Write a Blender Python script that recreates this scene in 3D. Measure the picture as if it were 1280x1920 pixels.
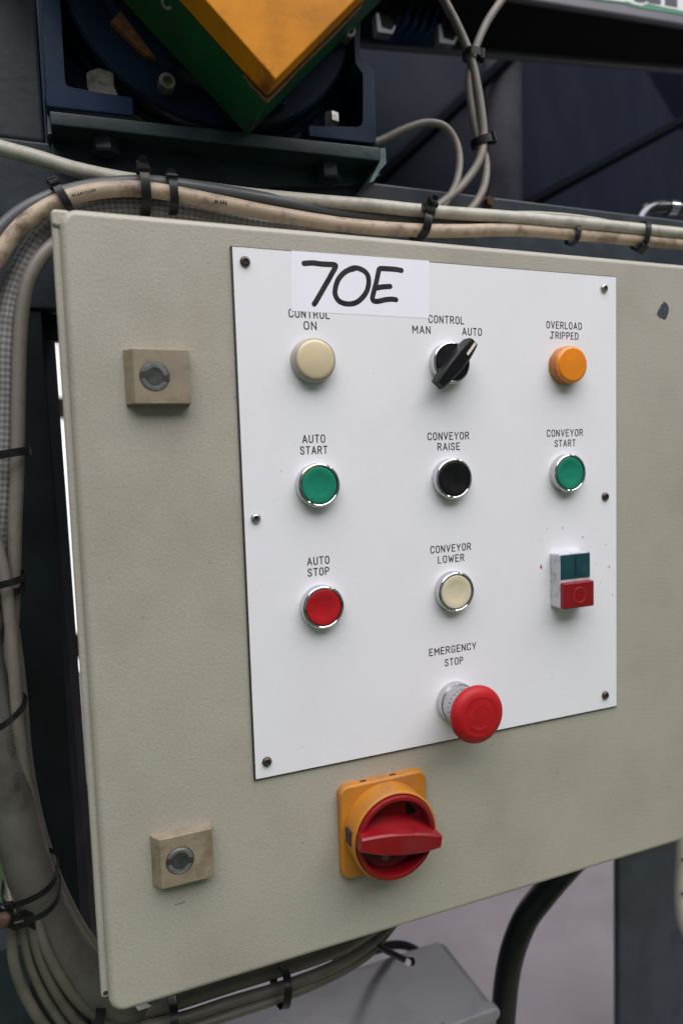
import bpy, bmesh, math, random
from mathutils import Vector, Matrix

random.seed(7)
for o in list(bpy.data.objects):
    bpy.data.objects.remove(o)
SC = bpy.context.scene
COL = SC.collection
MM = 0.001

# ------------------------------------------------------------------ camera
F_PX = 1300.0                       # focal length in pixels of the 1280 x 1920 photograph
CAM = Vector((-0.10023, -0.43102, -0.13074))
RIGHT = Vector((0.93030374, -0.3653165, -0.03284515))
DOWN = Vector((-0.05977163, -0.06264146, -0.99624465))
FWD = Vector((0.36188714, 0.92877333, -0.08011115))
cam_d = bpy.data.cameras.new('camera')
cam = bpy.data.objects.new('camera', cam_d)
COL.objects.link(cam)
m3 = Matrix((RIGHT, -DOWN, -FWD)).transposed()
cam.matrix_world = Matrix.Translation(CAM) @ m3.to_4x4()
cam_d.sensor_fit = 'VERTICAL'
cam_d.sensor_height = 36.0
cam_d.sensor_width = 36.0
cam_d.lens = F_PX / 1920.0 * 36.0
cam_d.clip_start = 0.01
cam_d.clip_end = 60
cam_d.dof.use_dof = True
cam_d.dof.focus_distance = 0.475
cam_d.dof.aperture_fstop = 4.6
SC.camera = cam

# ------------------------------------------------------------------ light (factory hall, lamps overhead)
w = bpy.data.worlds.new('World')
SC.world = w
w.use_nodes = True
w.node_tree.nodes['Background'].inputs[0].default_value = (0.88, 0.89, 1.0, 1)
w.node_tree.nodes['Background'].inputs[1].default_value = 0.18
SC.view_settings.view_transform = 'Standard'
SC.view_settings.look = 'None'
SC.view_settings.exposure = 0.0
SC.view_settings.gamma = 1.0


def area(name, loc, target, sx, sy, power, col):
    l = bpy.data.lights.new(name, 'AREA')
    l.shape = 'RECTANGLE'
    l.size = sx
    l.size_y = sy
    l.energy = power
    l.color = col
    o = bpy.data.objects.new(name, l)
    COL.objects.link(o)
    o.location = loc
    o.rotation_euler = (Vector(target) - Vector(loc)).to_track_quat('-Z', 'Y').to_euler()
    return o


area('ceiling_lamp', (0.10, -1.9, 3.3), (0.15, 0.0, -0.25), 6.0, 3.4, 318, (1.0, 0.975, 0.985))
area('ceiling_lamp', (2.1, -0.75, 1.40), (0.4, 0.0, 0.0), 0.7, 0.14, 5, (1.0, 0.99, 1.0))  # small unseen lamp added for the highlight along the door's top edge
area('ceiling_lamp', (1.3, 2.4, 2.4), (1.2, 1.4, -1.1), 1.6, 1.2, 46, (1.0, 0.95, 0.99))


# ------------------------------------------------------------------ helpers
def at(px, py, Y):
    """point on the plane at depth Y (mm behind the door face) seen at this photo pixel"""
    d = RIGHT * ((px - 640) / F_PX) + DOWN * ((py - 960) / F_PX) + FWD
    return CAM + d * ((Y * MM - CAM.y) / d.y)


def pxr(p, wpx):
    """radius of a round thing wpx pixels thick at point p"""
    return (p - CAM).dot(FWD) * wpx / 2 / F_PX


MATS = {}


def N(nt, typ, **kw):
    n = nt.nodes.new(typ)
    for k, v in kw.items():
        if k.startswith('in_'):
            n.inputs[k[3:].replace('_', ' ')].default_value = v
        else:
            setattr(n, k, v)
    return n


def mat(name, col, rough=0.5, metal=0.0, var=0.12, vscale=60, dirt=None, dirt_amt=0.0, dirt_scale=30,
        bump=0.0, bscale=600, coat=0.0, speck=0.0, speck_col=(0.03, 0.025, 0.02), spec=0.5, sss=0.0, rvar=0.08, grain=0.0, gscale=700, stain=None):
    if name in MATS:
        return MATS[name]
    m = bpy.data.materials.new(name)
    m.use_nodes = True
    nt = m.node_tree
    b = nt.nodes['Principled BSDF']
    L = nt.links.new
    tc = N(nt, 'ShaderNodeTexCoord')
    co = tc.outputs['Object']
    n1 = N(nt, 'ShaderNodeTexNoise', in_Scale=vscale, in_Detail=5.0)
    L(co, n1.inputs['Vector'])
    r1 = N(nt, 'ShaderNodeMapRange')
    r1.inputs[1].default_value = 0.3
    r1.inputs[2].default_value = 0.7
    r1.inputs[3].default_value = 1 - var
    r1.inputs[4].default_value = 1 + var
    L(n1.outputs[0], r1.inputs[0])
    mul = N(nt, 'ShaderNodeVectorMath', operation='SCALE')
    mul.inputs[0].default_value = col
    L(r1.outputs[0], mul.inputs['Scale'])
    cur = mul.outputs[0]
    if grain:
        ng = N(nt, 'ShaderNodeTexNoise', in_Scale=gscale, in_Detail=2.0)
        L(co, ng.inputs['Vector'])
        rg = N(nt, 'ShaderNodeMapRange')
        rg.inputs[1].default_value = 0.35
        rg.inputs[2].default_value = 0.62
        rg.inputs[3].default_value = 1 - grain
        rg.inputs[4].default_value = 1 + grain * 0.35
        L(ng.outputs[0], rg.inputs[0])
        mg = N(nt, 'ShaderNodeVectorMath', operation='SCALE')
        L(cur, mg.inputs[0])
        L(rg.outputs[0], mg.inputs['Scale'])
        cur = mg.outputs[0]

    def mix(cur, fac, c2):
        mx = N(nt, 'ShaderNodeMix', data_type='RGBA')
        L(fac, mx.inputs[0])
        L(cur, mx.inputs[6])
        mx.inputs[7].default_value = (*c2, 1)
        return mx.outputs[2]
    if dirt:
        n2 = N(nt, 'ShaderNodeTexNoise', in_Scale=dirt_scale, in_Detail=8.0, in_Roughness=0.65)
        L(co, n2.inputs['Vector'])
        r2 = N(nt, 'ShaderNodeMapRange')
        r2.inputs[1].default_value = 0.48
        r2.inputs[2].default_value = 0.72
        r2.inputs[3].default_value = 0.0
        r2.inputs[4].default_value = dirt_amt
        L(n2.outputs[0], r2.inputs[0])
        cur = mix(cur, r2.outputs[0], dirt)
    if stain:                      # rust stain spreading from one point of the thing
        (sx_, sy_, sz_), srad, scol = stain
        sb_ = N(nt, 'ShaderNodeVectorMath', operation='SUBTRACT')
        L(co, sb_.inputs[0])
        sb_.inputs[1].default_value = (sx_, sy_, sz_)
        ml_ = N(nt, 'ShaderNodeVectorMath', operation='MULTIPLY')
        L(sb_.outputs[0], ml_.inputs[0])
        ml_.inputs[1].default_value = (1, 0.55, 1)
        ln_ = N(nt, 'ShaderNodeVectorMath', operation='LENGTH')
        L(ml_.outputs[0], ln_.inputs[0])
        ns_ = N(nt, 'ShaderNodeTexNoise', in_Scale=130.0, in_Detail=7.0, in_Roughness=0.7)
        L(co, ns_.inputs['Vector'])
        ad_ = N(nt, 'ShaderNodeMath', operation='MULTIPLY_ADD')
        L(ns_.outputs[0], ad_.inputs[0])
        ad_.inputs[1].default_value = srad * 2.2
        L(ln_.outputs['Value'], ad_.inputs[2])
        rs_ = N(nt, 'ShaderNodeMapRange')
        rs_.inputs[1].default_value = srad * 1.15
        rs_.inputs[2].default_value = srad * 1.9
        rs_.inputs[3].default_value = 0.9
        rs_.inputs[4].default_value = 0.0
        L(ad_.outputs[0], rs_.inputs[0])
        cur = mix(cur, rs_.outputs[0], scol)
    if speck:
        v = N(nt, 'ShaderNodeTexVoronoi', in_Scale=speck)
        L(co, v.inputs['Vector'])
        r3 = N(nt, 'ShaderNodeMapRange')
        r3.inputs[1].default_value = 0.045
        r3.inputs[2].default_value = 0.075
        r3.inputs[3].default_value = 1.0
        r3.inputs[4].default_value = 0.0
        L(v.outputs['Distance'], r3.inputs[0])
        sep = N(nt, 'ShaderNodeSeparateColor')
        L(v.outputs['Color'], sep.inputs[0])
        gt = N(nt, 'ShaderNodeMath', operation='GREATER_THAN')
        gt.inputs[1].default_value = 0.88
        L(sep.outputs[0], gt.inputs[0])
        mm_ = N(nt, 'ShaderNodeMath', operation='MULTIPLY')
        L(r3.outputs[0], mm_.inputs[0])
        L(gt.outputs[0], mm_.inputs[1])
        m2 = N(nt, 'ShaderNodeMath', operation='MULTIPLY')
        m2.inputs[1].default_value = 0.6
        L(mm_.outputs[0], m2.inputs[0])
        cur = mix(cur, m2.outputs[0], speck_col)
    L(cur, b.inputs['Base Color'])
    rr = N(nt, 'ShaderNodeMapRange')
    rr.inputs[1].default_value = 0.3
    rr.inputs[2].default_value = 0.7
    rr.inputs[3].default_value = max(0.02, rough - rvar)
    rr.inputs[4].default_value = min(1, rough + rvar)
    L(n1.outputs[0], rr.inputs[0])
    L(rr.outputs[0], b.inputs['Roughness'])
    b.inputs['Metallic'].default_value = metal
    b.inputs['Coat Weight'].default_value = coat
    b.inputs['Coat Roughness'].default_value = 0.12
    b.inputs['Specular IOR Level'].default_value = spec
    if sss:
        b.inputs['Subsurface Weight'].default_value = sss
        b.inputs['Subsurface Radius'].default_value = (0.004, 0.003, 0.002)
        b.inputs['Subsurface Scale'].default_value = 1.0
    if bump:
        nb = N(nt, 'ShaderNodeTexNoise', in_Scale=bscale, in_Detail=3.0)
        L(co, nb.inputs['Vector'])
        bp = N(nt, 'ShaderNodeBump', in_Strength=bump, in_Distance=0.0004)
        L(nb.outputs[0], bp.inputs['Height'])
        L(bp.outputs[0], b.inputs['Normal'])
    MATS[name] = m
    return m


def braid_mat(name, c1, c2):
    m = bpy.data.materials.new(name)
    m.use_nodes = True
    nt = m.node_tree
    b = nt.nodes['Principled BSDF']
    L = nt.links.new
    uv = N(nt, 'ShaderNodeUVMap')
    sep = N(nt, 'ShaderNodeSeparateXYZ')
    L(uv.outputs[0], sep.inputs[0])
    outs = []
    for sg in (1, -1):
        a = N(nt, 'ShaderNodeMath', operation='MULTIPLY')
        a.inputs[1].default_value = 9
        L(sep.outputs[0], a.inputs[0])
        c = N(nt, 'ShaderNodeMath', operation='MULTIPLY_ADD')
        c.inputs[1].default_value = sg * 125
        L(sep.outputs[1], c.inputs[0])
        L(a.outputs[0], c.inputs[2])
        s = N(nt, 'ShaderNodeMath', operation='MULTIPLY')
        s.inputs[1].default_value = 2 * math.pi
        L(c.outputs[0], s.inputs[0])
        t = N(nt, 'ShaderNodeMath', operation='SINE')
        L(s.outputs[0], t.inputs[0])
        outs.append(t.outputs[0])
    mx = N(nt, 'ShaderNodeMath', operation='MULTIPLY')
    L(outs[0], mx.inputs[0])
    L(outs[1], mx.inputs[1])
    r = N(nt, 'ShaderNodeMapRange')
    r.inputs[1].default_value = -1.1
    r.inputs[2].default_value = 1.1
    L(mx.outputs[0], r.inputs[0])
    no = N(nt, 'ShaderNodeTexNoise', in_Scale=40.0, in_Detail=6.0)
    tc = N(nt, 'ShaderNodeTexCoord')
    L(tc.outputs['Object'], no.inputs['Vector'])
    cm = N(nt, 'ShaderNodeMix', data_type='RGBA')
    L(r.outputs[0], cm.inputs[0])
    cm.inputs[6].default_value = (*c2, 1)
    cm.inputs[7].default_value = (*c1, 1)
    rn = N(nt, 'ShaderNodeMapRange')
    rn.inputs[1].default_value = 0.45
    rn.inputs[2].default_value = 0.65
    rn.inputs[4].default_value = 0.8
    L(no.outputs[0], rn.inputs[0])
    c3 = N(nt, 'ShaderNodeMix', data_type='RGBA')
    L(rn.outputs[0], c3.inputs[0])
    L(cm.outputs[2], c3.inputs[6])
    c3.inputs[7].default_value = (0.10, 0.085, 0.07, 1)
    L(c3.outputs[2], b.inputs['Base Color'])
    b.inputs['Roughness'].default_value = 0.5
    bp = N(nt, 'ShaderNodeBump', in_Strength=0.4, in_Distance=0.0008)
    L(r.outputs[0], bp.inputs['Height'])
    L(bp.outputs[0], b.inputs['Normal'])
    return m


def emit_mat(name, col, s):
    m = bpy.data.materials.new(name)
    m.use_nodes = True
    nt = m.node_tree
    b = nt.nodes['Principled BSDF']
    b.inputs['Base Color'].default_value = (0.6, 0.6, 0.6, 1)
    n = N(nt, 'ShaderNodeTexNoise', in_Scale=2.5)
    tc = N(nt, 'ShaderNodeTexCoord')
    nt.links.new(tc.outputs['Object'], n.inputs['Vector'])
    r = N(nt, 'ShaderNodeMapRange')
    r.inputs[1].default_value = 0.35
    r.inputs[2].default_value = 0.65
    r.inputs[3].default_value = s * 0.6
    r.inputs[4].default_value = s * 1.2
    nt.links.new(n.outputs[0], r.inputs[0])
    nt.links.new(r.outputs[0], b.inputs['Emission Strength'])
    b.inputs['Emission Color'].default_value = (*col, 1)
    return m


def finish(bm, name, m, parent=None, sharp=35, smooth=True):
    bmesh.ops.recalc_face_normals(bm, faces=bm.faces[:])
    me = bpy.data.meshes.new(name)
    bm.to_mesh(me)
    bm.free()
    if smooth:
        me.polygons.foreach_set('use_smooth', [True] * len(me.polygons))
        me.set_sharp_from_angle(angle=math.radians(sharp))
    me.materials.append(m)
    o = bpy.data.objects.new(name, me)
    COL.objects.link(o)
    if smooth:
        wn = o.modifiers.new('weighted_normal', 'WEIGHTED_NORMAL')
        wn.mode = 'FACE_AREA'
        wn.weight = 80
        wn.keep_sharp = True
    if parent:
        o.parent = parent
        o.matrix_parent_inverse = parent.matrix_world.inverted()
    return o


def tag(o, label, cat, group=None, kind=None):
    if label:
        o['label'] = label
    if cat:
        o['category'] = cat
    if group:
        o['group'] = group
    if kind:
        o['kind'] = kind
    return o


def thing(name, loc, label, cat, group=None):
    o = bpy.data.objects.new(name, None)
    COL.objects.link(o)
    o.location = loc
    o.empty_display_size = 0.02
    o.matrix_world = Matrix.Translation(loc)
    return tag(o, label, cat, group)


def holder(name, loc, parent, label=None):
    """an Empty for a part that has sub-parts"""
    o = bpy.data.objects.new(name, None)
    COL.objects.link(o)
    o.empty_display_size = 0.005
    o.matrix_world = Matrix.Translation(loc)
    o.parent = parent
    o.matrix_parent_inverse = parent.matrix_world.inverted()
    if label:
        o['label'] = label
    bpy.context.view_layer.update()
    return o


def loft(bm, loops, cap0=True, cap1=True, closed=True):
    vs = [[bm.verts.new(p) for p in lp] for lp in loops]
    n = len(vs[0])
    for a, b in zip(vs, vs[1:]):
        for i in range(n if closed else n - 1):
            j = (i + 1) % n
            try:
                bm.faces.new((a[i], a[j], b[j], b[i]))
            except ValueError:
                pass
    if cap0:
        bm.faces.new(vs[0][::-1])
    if cap1:
        bm.faces.new(vs[-1])
    return vs


def rrect(x0, x1, z0, z1, r, y, seg=5):
    r = max(min(r, (x1 - x0) / 2 - 1e-4, (z1 - z0) / 2 - 1e-4), 0.01)
    pts = []
    for cx, cz, a0 in ((x1 - r, z1 - r, 0), (x0 + r, z1 - r, 90), (x0 + r, z0 + r, 180), (x1 - r, z0 + r, 270)):
        for k in range(seg + 1):
            a = math.radians(a0 + 90 * k / seg)
            pts.append(Vector((cx + r * math.cos(a), y, cz + r * math.sin(a))) * MM)
    return pts


def slab(bm, x0, x1, z0, z1, yf, yb, r=2.0, f=1.0, seg=5, fs=4):
    """rounded plate, mm: front at yf with fillet f, back at yb"""
    loops = []
    for k in range(fs + 1):
        a = math.radians(90 * k / fs)
        ins = f * (1 - math.sin(a))
        loops.append(rrect(x0 + ins, x1 - ins, z0 + ins, z1 - ins, max(r - ins, 0.02), yf + f * (1 - math.cos(a)), seg))
    loops.append(rrect(x0, x1, z0, z1, r, yb, seg))
    loft(bm, loops)


def lathe(bm, cx, cz, prof, n=56, cap0=False, cap1=True):
    """profile of (radius, y) mm round the axis pointing out of the door"""
    loops = []
    for r, y in prof:
        loops.append([Vector((cx + r * math.cos(2 * math.pi * i / n), y, cz + r * math.sin(2 * math.pi * i / n))) * MM for i in range(n)])
    loft(bm, loops, cap0, cap1)


def box(bm, p0, p1, bev=0.0):
    a = Vector((min(p0[0], p1[0]), min(p0[1], p1[1]), min(p0[2], p1[2])))
    b = Vector((max(p0[0], p1[0]), max(p0[1], p1[1]), max(p0[2], p1[2])))
    vs = [bm.verts.new((x, y, z)) for x in (a.x, b.x) for y in (a.y, b.y) for z in (a.z, b.z)]
    idx = ((0, 1, 3, 2), (4, 6, 7, 5), (0, 4, 5, 1), (2, 3, 7, 6), (0, 2, 6, 4), (1, 5, 7, 3))
    fs = [bm.faces.new([vs[i] for i in f]) for f in idx]
    if bev:
        es = list({e for f in fs for e in f.edges})
        bmesh.ops.bevel(bm, geom=es, offset=bev, segments=2, affect='EDGES', profile=0.5)


def prism(bm, pts, vec, bev=0.0):
    """polygon of points swept by vec"""
    a = [bm.verts.new(p) for p in pts]
    b = [bm.verts.new(p + vec) for p in pts]
    n = len(a)
    fs = [bm.faces.new(a[::-1]), bm.faces.new(b)]
    for i in range(n):
        fs.append(bm.faces.new((a[i], a[(i + 1) % n], b[(i + 1) % n], b[i])))
    if bev:
        es = list({e for f in fs for e in f.edges})
        bmesh.ops.bevel(bm, geom=es, offset=bev, segments=2, affect='EDGES', profile=0.5)


def frame_of(d, up=None):
    d = d.normalized()
    u = up or Vector((0, 0, 1))
    if abs(d.dot(u)) > 0.95:
        u = Vector((1, 0, 0))
    s = d.cross(u).normalized()
    return d, s, s.cross(d).normalized()


def hexbolt(bm, p, axis, r, h, washer=True):
    """hex head standing on p along axis"""
    d, s, u = frame_of(axis)

    def ring(rad, t, n=6, ph=0.3):
        return [p + d * t + (s * math.cos(ph + 2 * math.pi * i / n) + u * math.sin(ph + 2 * math.pi * i / n)) * rad for i in range(n)]
    if washer:
        loft(bm, [ring(r * 1.25, 0, 24), ring(r * 1.25, h * 0.16, 24)])
    loft(bm, [ring(r, h * 0.16), ring(r, h * 0.88), ring(r * 0.86, h)])


def socket_bolt(bm, p, axis, r, h):
    d, s, u = frame_of(axis)

    def ring(rad, t, n=24, ph=0.0, hexa=False):
        out = []
        for i in range(n):
            a = ph + 2 * math.pi * i / n
            k = rad
            if hexa:
                k = rad * math.cos(math.pi / 6) / math.cos((a % (math.pi / 3)) - math.pi / 6)
            out.append(p + d * t + (s * math.cos(a) + u * math.sin(a)) * k)
        return out
    loft(bm, [ring(r, 0), ring(r, h * 0.85), ring(r * 0.9, h), ring(r * 0.58, h, hexa=True), ring(r * 0.55, h * 0.4, hexa=True)], True, True)


def catmull(pts, sub=8):
    P = [pts[0] * 2 - pts[1]] + pts + [pts[-1] * 2 - pts[-2]]
    out = []
    for i in range(1, len(P) - 2):
        p0, p1, p2, p3 = P[i - 1:i + 3]
        for k in range(sub):
            t = k / sub
            out.append(0.5 * ((2 * p1) + (p2 - p0) * t + (2 * p0 - 5 * p1 + 4 * p2 - p3) * t * t + (3 * p1 - p0 - 3 * p2 + p3) * t ** 3))
    out.append(P[-2])
    return out


def tube(bm, pts, r, n=14, sub=8, smooth_path=True, radii=None):
    path = catmull(pts, sub) if smooth_path else pts
    m = len(path)
    uvl = bm.loops.layers.uv.verify()
    t0 = (path[1] - path[0]).normalized()
    s = frame_of(t0)[1]
    rings = []
    length = [0.0]
    for i, p in enumerate(path):
        t = (path[min(i + 1, m - 1)] - path[max(i - 1, 0)]).normalized()
        s = (s - t * s.dot(t)).normalized()
        u = t.cross(s)
        rr = r if radii is None else radii[min(int(i / max(1, m - 1) * (len(radii) - 1) + 0.5), len(radii) - 1)]
        rings.append([bm.verts.new(p + (s * math.cos(2 * math.pi * k / n) + u * math.sin(2 * math.pi * k / n)) * rr) for k in range(n)])
        if i:
            length.append(length[-1] + (p - path[i - 1]).length)
    for i in range(m - 1):
        for k in range(n):
            j = (k + 1) % n
            f = bm.faces.new((rings[i][k], rings[i][j], rings[i + 1][j], rings[i + 1][k]))
            for lp, (uu, vv) in zip(f.loops, ((k / n, length[i]), ((k + 1) / n, length[i]), ((k + 1) / n, length[i + 1]), (k / n, length[i + 1]))):
                lp[uvl].uv = (uu, vv)
    bm.faces.new(rings[0][::-1])
    bm.faces.new(rings[-1])
    return path


# ------------------------------------------------------------------ materials
M_DOOR = mat('beige_powder_coat', (0.388, 0.365, 0.306), 0.40, var=0.03, vscale=14, dirt=(0.24, 0.19, 0.14), dirt_amt=0.32, dirt_scale=9, bump=0.5, bscale=560, speck=95, spec=0.45, grain=0.065, gscale=560)
M_PLATE = mat('white_laminate', (0.80, 0.80, 0.835), 0.30, var=0.012, vscale=10, dirt=(0.60, 0.56, 0.50), dirt_amt=0.10, dirt_scale=16)
M_CORE = mat('dark_laminate_core', (0.035, 0.022, 0.022), 0.6)
M_INK = mat('engraved_dark_fill', (0.03, 0.02, 0.025), 0.6, var=0.2, vscale=300)
M_MARK = mat('black_marker_ink', (0.012, 0.010, 0.014), 0.4, var=0.3, vscale=200)
M_PAPER = mat('white_paper', (0.87, 0.86, 0.94), 0.35, var=0.01)
M_CHROME = mat('chrome', (0.60, 0.60, 0.62), 0.10, 1.0, var=0.05, rvar=0.05, dirt=(0.35, 0.3, 0.25), dirt_amt=0.35, dirt_scale=120)
M_SATIN = mat('satin_metal', (0.50, 0.50, 0.52), 0.32, 1.0, var=0.08)
M_GREEN = mat('green_plastic', (0.008, 0.205, 0.125), 0.45, var=0.08, vscale=80, dirt=(0.04, 0.10, 0.07), dirt_amt=0.25, dirt_scale=90, spec=0.35)
M_RED = mat('red_plastic', (0.40, 0.008, 0.012), 0.48, var=0.07, vscale=80, dirt=(0.25, 0.02, 0.02), dirt_amt=0.3, dirt_scale=60, spec=0.3)
M_REDD = mat('dark_red_plastic', (0.215, 0.005, 0.009), 0.38, var=0.10, vscale=60, dirt=(0.10, 0.03, 0.028), dirt_amt=0.5, dirt_scale=40, spec=0.42)
M_BLACK = mat('black_plastic', (0.006, 0.006, 0.007), 0.42, var=0.15, vscale=90, dirt=(0.03, 0.028, 0.025), dirt_amt=0.2, dirt_scale=90, spec=0.25)
M_CREAM = mat('cream_plastic', (0.66, 0.58, 0.42), 0.42, var=0.05, vscale=90, dirt=(0.40, 0.33, 0.22), dirt_amt=0.35, dirt_scale=90)
M_LENSW = mat('cream_lens', (0.62, 0.52, 0.34), 0.34, var=0.05, vscale=60, sss=0.3, coat=0.25)
M_LENSR = mat('grey_lens_rim', (0.36, 0.33, 0.30), 0.3, var=0.08, coat=0.3)
M_AMBER = mat('amber_lens', (0.75, 0.235, 0.008), 0.28, var=0.05, vscale=60, sss=0.25, coat=0.3)
M_AMBERD = mat('amber_lens_rim', (0.42, 0.125, 0.008), 0.25, var=0.1, coat=0.4)
M_TEAL = mat('dark_teal_plastic', (0.010, 0.055, 0.065), 0.35, var=0.15, dirt=(0.05, 0.10, 0.11), dirt_amt=0.2, dirt_scale=120)
M_BODYW = mat('worn_grey_plastic', (0.52, 0.53, 0.56), 0.45, var=0.08, dirt=(0.16, 0.17, 0.19), dirt_amt=0.75, dirt_scale=150)
M_YELSW = mat('yellow_orange_plastic', (0.47, 0.185, 0.020), 0.42, var=0.06, vscale=50, dirt=(0.27, 0.13, 0.06), dirt_amt=0.75, dirt_scale=38, spec=0.4)
M_LOCK = mat('tan_lock_plastic', (0.25, 0.208, 0.148), 0.5, var=0.06, vscale=60, dirt=(0.13, 0.09, 0.05), dirt_amt=0.75, dirt_scale=70)
M_LOCKI = mat('lock_barrel_metal', (0.15, 0.155, 0.155), 0.42, 0.3, var=0.25, vscale=300)
M_LOCKD = mat('lock_recess_dark', (0.045, 0.05, 0.045), 0.5, 0.3, var=0.3, vscale=300)
M_SCREW = mat('dark_rusty_screw', (0.085, 0.060, 0.052), 0.42, 0.6, var=0.35, vscale=500, dirt=(0.15, 0.07, 0.04), dirt_amt=0.6, dirt_scale=300)
M_ZINC = mat('zinc_screw', (0.40, 0.40, 0.39), 0.35, 0.9, var=0.2, vscale=400)
M_SLATE = mat('slate_blue_paint', (0.025, 0.035, 0.044), 0.36, var=0.2, vscale=25, dirt=(0.010, 0.012, 0.017), dirt_amt=0.75, dirt_scale=26, bump=0.3, bscale=160, spec=0.4)
M_POST = mat('dark_green_grey_paint', (0.010, 0.016, 0.017), 0.6, var=0.2, vscale=25, dirt=(0.004, 0.009, 0.007), dirt_amt=0.6, dirt_scale=15, bump=0.15, bscale=200, spec=0.2)
M_BRACK = mat('green_slate_paint', (0.019, 0.036, 0.041), 0.38, var=0.2, vscale=40, dirt=(0.008, 0.013, 0.013), dirt_amt=0.8, dirt_scale=45, bump=0.4, bscale=220, speck=110, speck_col=(0.10, 0.115, 0.125), spec=0.4)
M_BLUE = mat('dark_blue_enamel', (0.006, 0.024, 0.066), 0.34, var=0.3, vscale=30, dirt=(0.010, 0.026, 0.036), dirt_amt=0.75, dirt_scale=28, bump=0.3, bscale=140, spec=0.22, speck=80, speck_col=(0.07, 0.09, 0.11))
M_NAVY = mat('navy_steel', (0.0048, 0.0078, 0.020), 0.55, var=0.2, vscale=6, dirt=(0.016, 0.017, 0.026), dirt_amt=0.6, dirt_scale=5, spec=0.12)
M_RUST = mat('rust', (0.19, 0.075, 0.028), 0.75, var=0.4, vscale=250, dirt=(0.06, 0.03, 0.018), dirt_amt=0.8, dirt_scale=160, bump=0.6, bscale=500)
M_RUSTD = mat('dark_rust', (0.05, 0.024, 0.016), 0.8, var=0.4, vscale=250, dirt=(0.03, 0.018, 0.012), dirt_amt=0.8, dirt_scale=200)
M_BOLT = mat('grimy_steel_bolt', (0.34, 0.32, 0.28), 0.42, 0.7, var=0.25, vscale=180, dirt=(0.10, 0.08, 0.05), dirt_amt=0.6, dirt_scale=140)
M_BRIGHT = mat('bright_steel_bolt', (0.72, 0.69, 0.66), 0.35, 0.6, var=0.1, vscale=180)
M_CABW = mat('white_cable_sheath', (0.46, 0.44, 0.375), 0.45, var=0.06, vscale=40, dirt=(0.14, 0.11, 0.075), dirt_amt=0.6, dirt_scale=80)
M_CABC = mat('cream_cable_sheath', (0.44, 0.345, 0.25), 0.5, var=0.12, vscale=40, dirt=(0.07, 0.045, 0.028), dirt_amt=0.95, dirt_scale=75, bump=0.25, bscale=300)
M_CABG = mat('grey_cable_sheath', (0.085, 0.09, 0.095), 0.42, var=0.10, vscale=40, dirt=(0.035, 0.03, 0.027), dirt_amt=0.5, dirt_scale=40)
M_CABT = mat('taupe_cable_sheath', (0.175, 0.155, 0.132), 0.5, var=0.12, vscale=50, dirt=(0.06, 0.05, 0.04), dirt_amt=0.6, dirt_scale=50)
M_CABO = mat('olive_grey_cable_sheath', (0.105, 0.098, 0.078), 0.5, var=0.12, vscale=50, dirt=(0.04, 0.036, 0.028), dirt_amt=0.6, dirt_scale=40)
M_COND = mat('grey_conduit', (0.088, 0.084, 0.072), 0.5, var=0.10, vscale=30, dirt=(0.022, 0.019, 0.015), dirt_amt=0.7, dirt_scale=26)
M_BRAID = braid_mat('braided_sleeve', (0.27, 0.268, 0.265), (0.09, 0.083, 0.073))
M_TIE = mat('black_nylon', (0.006, 0.006, 0.0065), 0.38, var=0.2, vscale=200, spec=0.35)
M_HOSE = mat('black_rubber', (0.006, 0.007, 0.0075), 0.42, var=0.2, vscale=60, spec=0.3)
M_JB = mat('grey_hammer_paint', (0.225, 0.226, 0.245), 0.36, var=0.08, vscale=25, dirt=(0.13, 0.128, 0.135), dirt_amt=0.7, dirt_scale=22, bump=0.15, bscale=300, spec=0.4)
M_FLOOR = mat('worn_concrete', (0.30, 0.275, 0.295), 0.55, var=0.12, vscale=4, dirt=(0.16, 0.145, 0.155), dirt_amt=0.5, dirt_scale=3, bump=0.2, bscale=60)
M_WALK = mat('green_floor_paint', (0.022, 0.075, 0.016), 0.5, var=0.12, vscale=5, dirt=(0.02, 0.035, 0.016), dirt_amt=0.5, dirt_scale=5)
M_LINE = mat('yellow_line_paint', (0.55, 0.52, 0.04), 0.5, var=0.1, vscale=8)
M_BEIGE = mat('beige_strip_plastic', (0.40, 0.38, 0.31), 0.5, var=0.1)
M_GREYB = mat('grey_channel_paint', (0.105, 0.10, 0.125), 0.35, var=0.12, vscale=8)
M_BROWN = mat('dark_underside', (0.010, 0.009, 0.009), 0.7, var=0.3, vscale=10, spec=0.1)
M_SIGNW = mat('white_vinyl', (0.62, 0.64, 0.63), 0.4, var=0.03)
M_SIGNG = mat('green_vinyl', (0.02, 0.22, 0.11), 0.4, var=0.05)
M_SIGND = mat('navy_vinyl', (0.02, 0.022, 0.045), 0.4, var=0.05)

# ------------------------------------------------------------------ setting: floor
FZ = -1.12
bm = bmesh.new()
box(bm, (-7, -5, FZ - 0.05), (8, 9, FZ))
tag(finish(bm, 'floor', M_FLOOR, smooth=False), None, None, kind='structure')
bm = bmesh.new()
box(bm, (-7, -4.5, FZ + 0.0005), (8, -0.36, FZ + 0.004))
box(bm, (-7, -0.36, FZ + 0.0005), (-0.16, 2.4, FZ + 0.004))
tag(finish(bm, 'walkway', M_WALK, smooth=False), None, None, kind='structure')
bm = bmesh.new()
box(bm, (-0.16, -0.35, FZ + 0.0005), (8, -0.25, FZ + 0.005))
tag(finish(bm, 'floor_marking', M_LINE, smooth=False), None, None, kind='structure')

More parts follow.
